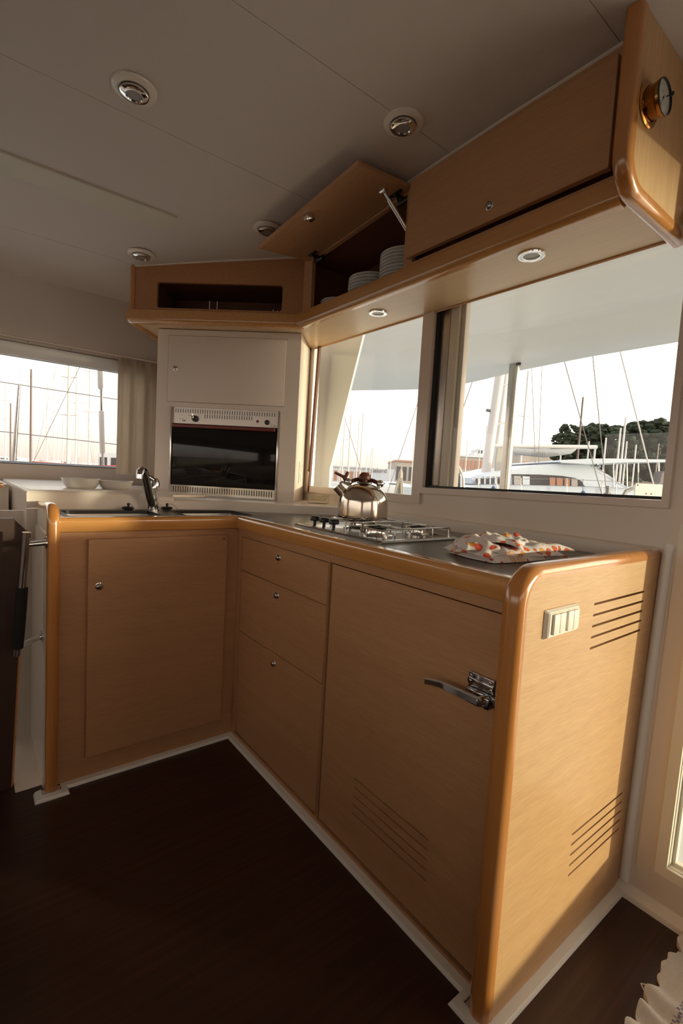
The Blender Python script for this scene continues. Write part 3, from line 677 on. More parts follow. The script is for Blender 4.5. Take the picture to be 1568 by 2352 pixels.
# oven
ov = thing('oven', (.2, .5, .96), 'built-in stainless oven with black glass door and dark red handle, in the cream tower', 'oven')
sl = [[(x - .0016, 1.3685), (x - .0016, 1.3875), (x + .0016, 1.3875), (x + .0016, 1.3685)] for x in [-.6155 + .01253 * i for i in range(41)]]
sl += [[(x - .0016, 1.3460), (x - .0016, 1.3645), (x + .0016, 1.3645), (x + .0016, 1.3460)] for x in [-.466 + .01253 * i for i in range(20)]]
b = BM(); plate(b, [(-.634, 1.3155), (-.088, 1.3155), (-.088, 1.395), (-.634, 1.395)], sl, FT, .001, .003); fas = put('control_panel', b, 'brushed', ov)
b = BM(); sl2 = [[(x - .0019, .9725), (x - .0019, 1.000), (x + .0019, 1.000), (x + .0019, .9725)] for x in [-.6155 + .0126 * i for i in range(41)]]
plate(b, [(-.636, .960), (-.088, .960), (-.088, 1.0075), (-.636, 1.0075)], sl2, FT, .004, .007); put('lower_grille', b, 'steel', ov)
b = FTq(-.634, -.090, .960, 1.394, -.25, -.006); put('body', b, 'blackpl', ov)
b = FTq(-.626, -.100, 1.009, 1.312, -.005, .012, .002); od = put('door', b, 'ovenglass', ov)
b = FTq(-.624, -.104, 1.2935, 1.3115, .0122, .026, .0055, 3); put('handle', b, 'redglass', od)
for u0, u1 in ((-.638, -.6285), (-.0955, -.086)):
    b = FTq(u0, u1, .958, 1.396, .002, .015, .002); put('side_trim', b, 'steel', ov)
b = FTq(-.640, -.084, .953, .9595, .0, .016, .002); put('base_trim', b, 'brushed', ov)
def disc(parent, name, s, z, r, n0, n1, m, prof=None):
    b = BM(); lathe(b, prof or [(r, n0), (r, n1 * .8), (r * .85, n1), (0, n1)], FT @ Matrix.Translation((s, z, 0)), 28); return put(name, b, m, parent)
k1 = disc(ov, 'thermostat_knob', -.514, 1.341, .0155, .003, .014, 'blackpl')
b = BM(); t = FT @ Matrix.Translation((-.520, 1.345, .030)); bmesh.ops.create_uvsphere(b, u_segments=20, v_segments=12, radius=.0095, matrix=t)
tube(b, [TP(-.516, 1.343, .012), TP(-.520, 1.345, .026)], .005, 12); tube(b, [TP(-.520, 1.350, .030), TP(-.520, 1.362, .030)], .0038, 12); put('pointer', b, 'chrome', k1)
disc(ov, 'ignition_button', -.150, 1.3395, .0125, .003, .010, 'blackpl'); disc(ov, 'indicator_lamp', -.1985, 1.3425, .0068, .003, .005, 'blackpl')
disc(ov, 'indicator_lens', -.1985, 1.3425, .0048, .005, .0065, 'red')
b = BM(); FM = FT @ Matrix.Translation((0, 0, .0031))
def sym(*a):
    bb = BM()
    for q_ in a: plate(bb, *q_, FM, 0, .0003)
    put('printed_symbol', bb, 'ink', fas)
b.free()
sym((rrect(-.551, -.538, 1.3545, 1.3590, .0022, 3), [rrect(-.5502, -.5388, 1.3552, 1.3583, .0015, 3)[::-1]]))
sym(([(-.580, 1.3265), (-.564, 1.3265), (-.566, 1.331), (-.572, 1.332), (-.575, 1.329), (-.578, 1.3295), (-.578, 1.341), (-.580, 1.341)], []))
for c_, r_ in (((-.592, 1.338), .003), ((-.569, 1.3365), .0022)): sym((circ(*c_, r_), [circ(*c_, r_ * .7)[::-1]]))
sym((rrect(-.1345, -.1195, 1.3195, 1.3315, .0005, 1), [rrect(-.1338, -.1275, 1.3202, 1.3308, .0005, 1)[::-1], rrect(-.1268, -.1202, 1.3202, 1.3308, .0005, 1)[::-1]]))
sym(([(-.1170, 1.3200), (-.1040, 1.3200), (-.1105, 1.3315)], [[(-.1152, 1.3210), (-.1105, 1.3295), (-.1058, 1.3210)]]))
sym(([(-.1118, 1.3222), (-.1092, 1.3222), (-.1098, 1.3278), (-.1112, 1.3278)], []))
# socket on the tower's right side
sk = thing('wall_socket', (.50, .355, 1.10), 'small white double socket plate on the right side of the oven tower', 'socket')
FSK = frame(tuple(T0), SD, (0, 0, 1))
b = BM(); fbox(b, FSK, .105, .165, 1.045, 1.160, .0005, .008, .003); put('plate', b, 'whitepl', sk)
b = BM(); lathe(b, [(.020, .008), (.020, .011), (.0175, .011), (.0165, .004)], FSK @ Matrix.Translation((.137, 1.128, 0)), 24, cap=False); lathe(b, [(.0167, .0085), (0, .0085)], FSK @ Matrix.Translation((.137, 1.128, 0)), 24, cap=False); put('socket_ring', b, 'whitepl', sk)
b = BM(); fbox(b, FSK, .120, .154, 1.055, 1.098, .008, .012, .002); put('rocker', b, 'whitepl', sk)
# square moulded glass ashtray on the ledge
at_ = thing('glass_ashtray', (.530, .205, .954), 'square moulded clear glass ashtray on the cream ledge beside the tower', 'ashtray')
b = BM(); FA = frame((.530, .205, .954), TD, (-TD.y, TD.x, 0))
def rsq(h, r): return [FA @ Vector((x_, y_, r)) for x_, y_ in rrect(-h, h, -h, h, .008, 3)]
n = 16; lv = [(.046, 0), (.050, .004), (.050, .016), (.048, .018), (.050, .020), (.050, .036), (.047, .040), (.042, .038), (.036, .016), (.0, .0)]
rings = [[b.verts.new(p) for p in rsq(h, z)] for h, z in lv[:-1]]
for p, q in zip(rings, rings[1:]):
    m_ = len(p)
    for j in range(m_): k = (j + 1) % m_; b.faces.new((p[j], p[k], q[k], q[j]))
b.faces.new(rings[0]); b.faces.new(rings[-1])
for v in b.verts:
    l = FA.inverted() @ v.co
    if l.z > .034 and (abs(l.x) < .012 or abs(l.y) < .012): v.co.z -= .006
put('dish', b, 'ashglass', at_)
for sx, sy in ((1, 0), (-1, 0), (0, 1), (0, -1)):
    for q_ in (-.028, .028): b = BM(); fbox(b, FA, sx * .0465 - .006 + (q_ if sx == 0 else 0), sx * .0465 + .006 + (q_ if sx == 0 else 0), sy * .0465 - .006 + (q_ if sy == 0 else 0), sy * .0465 + .006 + (q_ if sy == 0 else 0), .036, .045, .003); put('rim_lug', b, 'ashglass', at_)

# ================================================================== WALL CUPBOARDS
uc = thing('wall_cupboard', (.48, -.55, 1.775), 'long oak wall cupboard above the windows with a closed flap and a raised flap', 'cabinet')
FU = FX(.352)
b = BM()
plate(b, [(-.160, 1.80), (1.245, 1.80), (1.245, 2.130)] + [(-y, ceil_z(y) - .004) for y in (-1.2, -.9, -.6, -.3, 0, .160)],
      [(arc((-.086, 1.846), .008, 180, 270, 3) + arc((.480, 1.846), .008, 270, 360, 3) + [(.488, 2.088), (-.094, 2.044)])[::-1], [(.53, 1.846), (.53, 2.112), (1.206, 2.112), (1.206, 1.846)]], FU, -.018, 0)
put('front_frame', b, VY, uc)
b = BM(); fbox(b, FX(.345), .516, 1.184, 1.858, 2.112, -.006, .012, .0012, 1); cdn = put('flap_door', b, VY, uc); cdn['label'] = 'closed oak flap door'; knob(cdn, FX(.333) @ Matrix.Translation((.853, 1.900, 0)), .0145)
# underside, back, partition
b = BM()
UND = [(.350, .167), (.350, -1.242), (.632, -1.242), (.632, .96), (.35, 1.06), (.05, 1.12), (-.279, .738)]
FD_ = frame((0, 0, 1.777), (1, 0, 0), (0, -1, 0))
c_ = T0 + FTN * .118
t = BM(); plate(t, [(x_, -y_) for x_, y_ in [(.349, .165), (.349, -1.215), (.625, -1.215), (.625, .5), (.349, .5)]], [circ(.477, .225, .031), circ(.449, .927, .031)], FD_, -.016, 0); merge(b, t)
put('underside', b, 'veneer_p', uc)
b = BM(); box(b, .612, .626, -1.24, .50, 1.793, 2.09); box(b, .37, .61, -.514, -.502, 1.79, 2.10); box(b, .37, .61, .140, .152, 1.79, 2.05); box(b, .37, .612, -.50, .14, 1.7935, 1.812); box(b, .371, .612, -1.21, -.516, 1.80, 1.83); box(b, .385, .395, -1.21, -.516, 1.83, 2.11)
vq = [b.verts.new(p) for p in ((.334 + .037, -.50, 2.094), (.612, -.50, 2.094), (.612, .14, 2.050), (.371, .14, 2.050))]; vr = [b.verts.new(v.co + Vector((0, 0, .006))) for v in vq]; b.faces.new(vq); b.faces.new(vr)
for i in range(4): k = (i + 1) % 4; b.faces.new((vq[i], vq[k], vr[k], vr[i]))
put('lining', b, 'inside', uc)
b = BM(); fbox(b, FX(.612), -.13, .49, 1.815, 1.84, 0, .010); put('rear_fillet', b, VY, uc)
b = BM(); fbox(b, FX(.627), -.48, 1.236, 1.770, 1.782, 0, .006, .003); put('rear_edge', b, 'beech', uc)
def fasc(): return [(-.018, -.012), (-.018, .050), (.014, .050), (.018, .048), (.020, .043)] + [(-.003 + .023 * math.cos(math.radians(a)), .011 - .023 * math.sin(math.radians(a))) for a in range(0, 91, 9)]
b = BM(); pf = fasc()
va = [b.verts.new((.350 - o_, .167 + o_ * .42, 1.778 + h_)) for o_, h_ in pf]; vb = [b.verts.new((.350 - o_, -1.216, 1.778 + h_)) for o_, h_ in pf]
for i in range(len(pf)): k = (i + 1) % len(pf); b.faces.new((va[i], va[k], vb[k], vb[i]))
b.faces.new(va); b.faces.new(vb); o = put('lower_fascia', b, 'beech', uc); o['label'] = 'rounded glossy beech strip'
# white caulk line at the ceiling
b = BM(); tube(b, [(.352, y, ceil_z(y) - .003) for y in (-1.235, -.9, -.6, -.3, 0, .165)], .0045, 6); put('ceiling_bead', b, 'grp', uc)
# end panel with beech band
FEU = FY(-1.252)
R_ = .060
up = [(.300, 2.146), (.300, 1.792 + R_)] + [(.300 + R_ - R_ * math.cos(math.radians(a)), 1.792 + R_ - R_ * math.sin(math.radians(a))) for a in (15, 30, 45, 60, 75, 90)] + [(.640, 1.792)]
b = BM(); plate(b, up + [(.640, 2.146)], [], FEU, -.022, 0); put('end_panel', b, 'veneer_z', uc)
b = BM(); up2 = up[::-1]; up2[0] = (.655, 1.792)
sweep(b, up2, [(o_, -w_) for o_, w_ in nose(.040, .028, .017)], FEU @ Matrix.Translation((0, 0, .002))); o = put('edge_band', b, 'beech_z', uc); o['label'] = 'rounded glossy beech edging'
# raised flap
hr, hl_, orr, oll = Vector((.348, -.506, 2.098)), Vector((.348, .125, 2.048)), Vector((.114, -.504, 2.078)), Vector((.100, .120, 2.021))
nrm = (orr - hr).cross(hl_ - hr).normalized(); nrm = nrm if nrm.z > 0 else -nrm
b = BM(); lo = [b.verts.new(p) for p in (hr, orr, oll, hl_)]; hi = [b.verts.new(p + nrm * .016) for p in (hr, orr, oll, hl_)]
b.faces.new(lo); b.faces.new(hi)
for i in range(4): k = (i + 1) % 4; b.faces.new((lo[i], lo[k], hi[k], hi[i]))
bmesh.ops.bevel(b, geom=b.edges[:], offset=.001, segments=1, affect='EDGES')
fl = put('flap_door', b, VY, uc); fl['label'] = 'oak flap door raised open'
kp = oll.lerp(orr, .50).lerp(hl_.lerp(hr, .5), .14)
exu = (orr - oll).normalized()
FK = frame(tuple(kp), exu, (orr - hr).normalized()) if True else None
if Vector((FK[0][2], FK[1][2], FK[2][2])).z > 0: FK = frame(tuple(kp), -exu, (orr - hr).normalized())
b = BM(); fbox(b, FK, -.015, .015, -.018, .018, 0, .017, .004); put('catch', b, 'chrome', fl)
for q in (.12, .93):
    hp = hl_.lerp(hr, q); b = BM()
    FH = frame(tuple(hp - nrm * .0005), exu, (orr - hr).normalized())
    if Vector((FH[0][2], FH[1][2], FH[2][2])).z > 0: FH = frame(tuple(hp - nrm * .0005), -exu, (orr - hr).normalized())
    fbox(b, FH, -.026, .026, .022, .034, 0, .006, .001); fbox(b, FH, -.006, .006, -.012, .034, .004, .013, .002)
    tube(b, [FH @ Vector((-.022, -.012, .016)), FH @ Vector((.022, -.012, .016))], .010, 12); fbox(b, FH, -.003, .002, .014, .022, .010, .026, .001)
    put('hinge', b, 'blackpl', fl)
a_ = hl_.lerp(hr, .915).lerp(oll.lerp(orr, .915), .33) - nrm * .004; z_ = Vector((.40, -.497, 1.93))
b = BM(); tube(b, [a_, a_.lerp(z_, .16)], .0045, 12); tube(b, [a_.lerp(z_, .16), z_], .0080, 16); tube(b, [a_ + Vector((0, .012, .002)), a_, a_ + Vector((0, -.012, .002))], .009, 12); put('gas_strut', b, 'steel', fl)
# ---- corner cupboard with the open slot
cc = thing('corner_cupboard', (.0, .60, 1.775), 'angled oak wall cupboard with an open slot, above the oven tower', 'cabinet')
FC = frame(tuple(T0 + FTN * .106), TD, (0, 0, 1))
def czs(s): p = T0 + FTN * .106 + TD * s; return ceil_z(p.y)
b = BM(); top = [(s_, czs(s_) - .004) for s_ in (.02, -.1, -.25, -.4, -.55, -.7, -.795)]
plate(b, [(-.795, 1.80), (.020, 1.80)] + top, [rrect(-.679, -.080, 1.841, 1.958, .012, 4)[::-1]], FC, -.016, 0); put('front_panel', b, 'veneer_d', cc)
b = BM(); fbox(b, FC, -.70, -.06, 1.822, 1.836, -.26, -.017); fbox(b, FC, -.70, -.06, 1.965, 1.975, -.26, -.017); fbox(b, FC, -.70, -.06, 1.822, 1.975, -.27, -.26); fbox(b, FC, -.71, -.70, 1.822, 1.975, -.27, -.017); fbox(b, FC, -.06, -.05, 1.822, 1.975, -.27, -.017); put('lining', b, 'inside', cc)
b = BM(); sweep(b, [(-.787, 1.815), (-.787, czs(-.80) - .002)], [(0, -.016), (0, .004), (.010, .0045), (.020, .002), (.028, -.006), (.030, -.016)], FC); put('corner_band', b, 'beech_z', cc)
b = BM(); fbox(b, FC, -.815, -.80, 1.80, czs(-.80) - .012, -.33, -.017); put('side_panel', b, 'veneer_d', cc)
b = BM(); u_ = SD.normalized()
A_ = T0 + FTN * .106 + TD * -.815; B_ = T0 + FTN * .106 + TD * .018
path3 = [A_ + u_ * .42, A_ + u_ * .03, A_ + u_ * .012 + TD * .004, A_ + TD * .018, B_]
rg = []
for i, p in enumerate(path3):
    a0 = path3[max(i - 1, 0)]; c0 = path3[min(i + 1, len(path3) - 1)]
    if i == 0: nn = -(TD)
    elif i == len(path3) - 1: nn = FTN
    else: nn = [None, (-TD * .96 + FTN * .25), (-TD + FTN).normalized() * 1.1, (-TD * .25 + FTN * .96)][i]
    rg.append([b.verts.new(Vector((p.x, p.y, 0)) + nn * o_ + Vector((0, 0, 1.778 + h_))) for o_, h_ in fasc()])
for v_, (o_, h_) in zip(rg[-1], fasc()): v_.co += TD * (-o_ * .35)
for p, q in zip(rg, rg[1:]):
    for j in range(len(pf)): k = (j + 1) % len(pf); b.faces.new((p[j], p[k], q[k], q[j]))
b.faces.new(rg[0]); b.faces.new(rg[-1]); o = put('lower_fascia', b, 'beech', cc); o['label'] = 'rounded beech strip'
b = BM(); P_ = [A_, T0 + FTN * .106 - TD * .001, Vector((.3495, .52, 0)), Vector((.62, .52, 0)), Vector((.62, .97, 0)), A_ + u_ * .42]
v1 = [b.verts.new((p.x, p.y, 1.777)) for p in P_]; v2 = [b.verts.new((p.x, p.y, 1.792)) for p in P_]
b.faces.new(v1); b.faces.new(v2)
for i in range(len(P_)): k = (i + 1) % len(P_); b.faces.new((v1[i], v1[k], v2[k], v2[i]))
put('underside', b, 'veneer_p', cc)
b = BM(); tube(b, [Vector((p.x, p.y, ceil_z(p.y) - .003)) for p in [T0 + FTN * .107 + TD * s_ for s_ in (-.79, -.6, -.4, -.2, .0)]], .0045, 6); put('ceiling_bead', b, 'grp', cc)
rk = thing('plate_rack', (.2, .5, 1.84), 'thin steel rods standing inside the open slot of the corner cupboard', 'rack')
b = None
for s_, h_ in ((-.447, .050), (-.410, .048), (-.135, .016), (-.113, .014)):
    b = BM(); p0 = T0 + FTN * .04 + TD * s_ + Vector((0, 0, 1.8365)); tube(b, [p0, p0 + Vector((0, 0, h_ + .016))], .0028, 8); put('rod', b, 'steel', rk)
# ---- china in the open cupboard
def plate_obj(x, y, z, r, label, group):
    b = BM(); lathe(b, [(0, 0), (r * .58, 0), (r * .62, .0015), (r * .93, .0058), (r * .99, .0080), (r, .0098), (r * .985, .0112), (r * .62, .0045), (0, .0035)], UP(x, y, z), 40, cap=False)
    return tag(put('dinner_plate', b, 'china', loc=(x, y, z)), label, 'plate', group)
ORD = ['first', 'second', 'third', 'fourth', 'fifth', 'sixth', 'seventh', 'eighth', 'ninth', 'tenth', 'eleventh', 'twelfth']
def stack(x, y, n, r, pitch, where, group):
    first = None
    for i in range(n):
        z = 1.8125 + i * pitch
        lab = ('lowest' if i == 0 else 'topmost' if i == n - 1 else ORD[i] + ' from the bottom') + ' white china plate, ' + where
        if first is None: first = plate_obj(x, y, z, r, lab, group)
        else:
            c = first.copy(); COL.objects.link(c); c.location = (x + random.uniform(-.0012, .0012), y + random.uniform(-.0012, .0012), z); c['label'] = lab
stack(.470, -.375, 11, .098, .0125, 'tallest stack beside the closed flap', 'plates in the tallest stack')
stack(.465, -.185, 8, .096, .0125, 'middle stack', 'plates in the middle stack')
stack(.475, .060, 6, .078, .0120, 'low stack at the left of the open cupboard', 'plates in the low left stack')
def cup(x, y, z, lab):
    b = BM(); lathe(b, [(0, .004), (.020, .003), (.024, 0), (.030, .003), (.055, .016), (.062, .026), (.060, .0265), (.052, .017), (.028, .006), (0, .005)], UP(x, y, z), 32, cap=False)
    return tag(put('cereal_bowl', b, 'china', loc=(x, y, z)), lab, 'bowl', 'bowls behind the middle plate stack')
c0 = cup(.552, -.062, 1.8125, 'lowest white bowl of the pile behind the middle plates')
for i in range(1, 7):
    c = c0.copy(); COL.objects.link(c); c.location.z += .0125 * i; c['label'] = ('topmost' if i == 6 else ORD[i] + ' from the bottom') + ' white bowl of the pile behind the middle plates'
# ---- lights under the cupboard and in the ceiling
def downlight(x, y, lab):
    s = thing('cupboard_downlight', (x, y, 1.777), lab, 'lamp', 'downlights under the wall cupboard')
    b = BM(); lathe(b, [(.0285, -.004), (.0375, -.0005), (.0385, .002), (.0375, .0055), (.030, .0070), (.0235, .0050), (.0225, -.002)], DOWN(x, y, 1.777), 40, cap=False); put('bezel', b, 'chrome', s)
    b = BM(); lathe(b, [(0, .002), (.0225, .002), (.0228, -.008), (0, -.008)], DOWN(x, y, 1.777), 32, cap=False); put('lens', b, 'frostw', s)
downlight(.477, -.225, 'round chrome downlight under the wall cupboard, nearer the oven tower')
downlight(.449, -.927, 'round chrome downlight under the wall cupboard, nearer the camera')
def ceil_light(x, y, lab):
    z = ceil_z(y); s = thing('ceiling_light', (x, y, z), lab, 'lamp', 'round ceiling lights')
    b = BM(); lathe(b, [(.060, -.002), (.0575, .003), (.050, .0065), (.044, .0075), (.040, .0070), (.036, .003)], DOWN(x, y, z), 48, cap=False); put('ring', b, 'grp', s)
    b = BM(); lathe(b, [(.034, .004), (.0375, .010), (.0375, .014), (.034, .0165), (.0225, .0175), (.0205, .015)], DOWN(x, y, z), 40, cap=False); put('bezel', b, 'chrome', s)
    b = BM(); lathe(b, [(0, .0145), (.0206, .0145), (.0210, .006)], DOWN(x, y, z), 32, cap=False); put('lens', b, 'frost', s)
ceil_light(-.497, -.277, 'round chrome ceiling light, the biggest, upper left in the photo')
ceil_light(.150, -.664, 'round chrome ceiling light nearest the closed flap of the wall cupboard')
ceil_light(-.238, .605, 'round chrome ceiling light just above the corner cupboard, furthest left')
ceil_light(.118, .088, 'round chrome ceiling light half hidden behind the raised flap')
# ---- barometer
bo = thing('barometer', (.347, -1.252, 1.966), 'round brass barometer with a silver dial on the wall cupboard end panel', 'barometer')
FB = FY(-1.252) @ Matrix.Translation((.347, 1.966, 0)) @ Matrix.Diagonal((.86, .86, 1, 1)); BZ = .034
b = BM(); lathe(b, [(.049, 0), (.054, .0005), (.0545, .003), (.050, .006), (.041, .007)], FB, 48, cap=False); put('flange', b, 'brass', bo)
b = BM(); lathe(b, [(.0395, .004), (.0395, BZ * .7), (.0405, BZ * .74), (.0425, BZ * .80), (.043, BZ)], FB, 48, cap=False); case = put('case', b, 'brass', bo)
b = BM(); lathe(b, [(.043, BZ - .001), (.0432, BZ + .0012), (.0412, BZ + .0024), (.0402, BZ), (.0402, BZ - .005)], FB, 48, cap=False); put('front_rim', b, 'blackpl', case)
b = BM(); lathe(b, [(0, BZ - .003), (.0404, BZ - .003)], FB, 40, cap=False); dial = put('dial', b, 'dial', bo)
b = BM(); FBD = FB @ Matrix.Translation((0, 0, BZ - .0029))
for i in range(41):
    a = math.radians(-140 + 280 * i / 40 + 90); r1_ = .030 if i % 5 else .028; ca, sa = math.cos(a), math.sin(a); wq = .00022
    plate(b, [(ca * r1_ - sa * wq, sa * r1_ + ca * wq), (ca * r1_ + sa * wq, sa * r1_ - ca * wq), (ca * .033 + sa * wq, sa * .033 - ca * wq), (ca * .033 - sa * wq, sa * .033 + ca * wq)], [], FBD, 0, .0001)
plate(b, circ(-.008, .012, .0035), [circ(-.008, .012, .0025)[::-1]], FBD, 0, .0001)
put('scale', b, 'ink', dial)
b = BM(); lathe(b, [(.002, 0), (.002, .0014), (0, .0016)], FBD, 12)
plate(b, [(-.0005, 0), (.0005, 0), (-.0135, -.0255), (-.0142, -.0250)], [], FBD, .0003, .0008); plate(b, [(-.0009, 0), (.0009, 0), (.0050, .0095), (.0040, .010)], [], FBD, .0003, .0008); put('needle', b, 'ink', dial)
b = BM(); lathe(b, [(0, BZ + .0012), (.0402, BZ + .0002)], FB, 32, cap=False); put('crystal', b, 'pane', bo)
b = BM(); lathe(b, [(.0015, BZ - .001), (.0015, BZ + .006), (.0048, BZ + .007), (.0052, BZ + .011), (.0035, BZ + .0135), (0, .0138 + BZ)], FB @ Matrix.Translation((.0135, .008, 0)), 16); put('setting_knob', b, 'blackpl', bo)
for a in (200, 330, 90):
    b = BM(); lathe(b, [(.0035, .004), (.003, .0075), (0, .0085)], FB @ Matrix.Translation((.0465 * math.cos(math.radians(a)), .0465 * math.sin(math.radians(a)), 0)), 10); put('screw', b, 'brass', bo)

# ================================================================== HOB AND KETTLE
hb = thing('gas_hob', (.216, -.565, .916), 'stainless three-burner gas hob with black knobs set into the grey worktop', 'hob')
HX0, HX1, HY0, HY1, HZ = .042, .392, -.790, -.339, .9155
b = BM()
lv = [(0, .0), (0, .004), (.004, .0085), (.010, .0095), (.020, .0085), (.026, .0055)]
rings = [[b.verts.new((x_, y_, HZ + z)) for x_, y_ in rrect(HX0 + k, HX1 - k, HY0 + k, HY1 - k, max(.012 - k * .3, .004), 4)] for k, z in lv]
for p, q in zip(rings, rings[1:]):
    for j in range(len(p)): k = (j + 1) % len(p); b.faces.new((p[j], p[k], q[k], q[j]))
b.faces.new(rings[0]); b.faces.new(rings[-1]); put('hob_plate', b, 'hobsteel', hb)
for i, (x, y) in enumerate(((.112, -.372), (.112, -.428), (.112, -.484))):
    b = BM(); lathe(b, [(.0055, 0), (.0055, .014), (.0165, .0145), (.0175, .018), (.0172, .026), (.014, .0305), (.006, .0325), (0, .0328)], UP(x, y, HZ + .006), 28); put('control_knob', b, 'blackpl', hb)
burn = [(.225, -.500, .046, 1.0), (.140, -.672, .033, .9), (.300, -.690, .027, .8)]
for x, y, r, s_ in burn:
    b = BM(); lathe(b, [(r * 1.45, 0), (r * 1.45, .003), (r * 1.05, .006), (r, .010), (r, .017), (r * .94, .0185)], UP(x, y, HZ + .0055) @ Matrix.Diagonal((1, 1, 1.25, 1)), 32, cap=False); bu = put('burner', b, 'steel', hb)
    b = BM(); lathe(b, [(r * .95, .0170), (r * .98, .0205), (r * .90, .0235), (0, .0245)], UP(x, y, HZ + .0055) @ Matrix.Diagonal((1, 1, 1.22, 1)), 32); put('burner_cap', b, 'blackpl', bu)
b = BM(); tube(b, [(.178, -.560, HZ + .006), (.178, -.560, HZ + .024)], .003, 10); tube(b, [(.172, -.640, HZ + .006), (.172, -.640, HZ + .022)], .0025, 8); o = put('igniter', b, 'whitepl', hb); o['kind'] = 'stuff'
ZG = HZ + .0375
def wire(pts, nm='pan_support', r=.0023): b = BM(); tube(b, pts, r, 8); return put(nm, b, 'steel', hb)
def hoop(x0, y0, x1, y1, zt=ZG, zb=HZ + .007):
    d = Vector((x1 - x0, y1 - y0, 0)).normalized() * .006
    return wire([(x0, y0, zb), (x0, y0, zt - .006), (x0 + d.x * .4, y0 + d.y * .4, zt - .0015), (x0 + d.x, y0 + d.y, zt), (x1 - d.x, y1 - d.y, zt), (x1 - d.x * .4, y1 - d.y * .4, zt - .0015), (x1, y1, zt - .006), (x1, y1, zb)])
hoop(.082, -.768, .365, -.768); hoop(.082, -.585, .365, -.585); hoop(.150, -.420, .365, -.420)
hoop(.082, -.585, .082, -.768, ZG - .005); hoop(.365, -.425, .365, -.765, ZG - .005); hoop(.155, -.41, .155, -.575, ZG - .002)
hoop(.140, -.60, .140, -.75); hoop(.300, -.62, .300, -.755); hoop(.225, -.43, .225, -.570); hoop(.095, -.672, .195, -.672); hoop(.245, -.690, .350, -.690)
kt = thing('kettle', (.222, -.500, ZG + .0025), 'polished steel whistling kettle with brown handle standing on the gas hob', 'kettle')
KX, KY, KZ = .222, -.500, ZG + .0028; R = .0865
FKt = UP(KX, KY, KZ) @ Matrix.Diagonal((1, 1, 1.09, 1))
b = BM(); prof = [(0, 0), (R * .93, 0), (R * .985, .002), (R, .005), (R, .012), (R * .985, .045), (R * .975, .052)]
for i in range(1, 15):
    a = math.radians(i * 6.0); prof.append((R * .975 * math.cos(a) ** .92, .052 + .060 * math.sin(a)))
prof += [(.0265, .1115), (.026, .1135), (0, .1150)]
lathe(b, prof, FKt, 64); put('body', b, 'kettlesteel', kt)
b = BM(); lathe(b, [(.0270, .1115), (.0262, .1145), (.015, .1175), (.0105, .1178)], FKt, 36, cap=False); lid = put('lid', b, 'kettlesteel', kt)
b = BM(); lathe(b, [(.0110, .117), (.0100, .122), (.0195, .1235), (.0208, .129), (.0195, .137), (.0135, .1440), (.005, .1470), (0, .1472)], FKt, 28); put('lid_knob', b, 'brown', lid)
HD = Vector((.785, -.62, 0)).normalized(); HS = Vector((-HD.y, HD.x, 0))
K0 = Vector((KX, KY, KZ))
def kp_(d, z, s_=0): return K0 + HD * d + HS * s_ + Vector((0, 0, z * 1.09))
# spout at the left, with its flap and thumb lever
b = BM(); tube(b, [kp_(-.058, .066), kp_(-.094, .098)], [.0185, .0170], 24, cap=False); tube(b, [kp_(-.060, .068), kp_(-.093, .097)], [.0155, .0150], 20); put('spout', b, 'kettlesteel', kt)
b = BM(); rg = [(-.076, .118, .005, .004), (-.073, .130, .006, .0055), (-.084, .133, .006, .005), (-.098, .137, .007, .0035), (-.105, .140, .006, .003)]
tube(b, [kp_(-.060, .106), kp_(-.066, .120), kp_(-.075, .131)], [.0050, .0065, .0055], 10); tube(b, [kp_(-.070, .128), kp_(-.088, .135), kp_(-.104, .141)], [.0055, .0050, .0042], 10); tube(b, [kp_(-.068, .124), kp_(-.060, .140), kp_(-.058, .146)], [.006, .0058, .0045], 10)
put('whistle_lever', b, 'brown', kt)
b = BM(); tube(b, [kp_(-.064, .108), kp_(-.078, .112), kp_(-.084, .106)], .0045, 10); put('lever_bracket', b, 'chrome', kt)
# handle: two chrome balls and a brown grip
for s_ in (-1, 1):
    b = BM(); bmesh.ops.create_uvsphere(b, u_segments=20, v_segments=12, radius=.0135, matrix=Matrix.Translation(kp_(.0545 * s_, .1135))); tube(b, [kp_(.0525 * s_, .112), kp_(.0485 * s_, .098)], .0055, 12); put('handle_joint', b, 'chrome', kt)
b = BM(); tube(b, [kp_(-.044, .1165), kp_(-.030, .1215, .018), kp_(-.010, .1240, .028), kp_(.010, .1240, .028), kp_(.030, .1215, .018), kp_(.044, .1165)], [.0068, .0072, .0072, .0072, .0072, .0068], 14); put('handle', b, 'brown', kt)

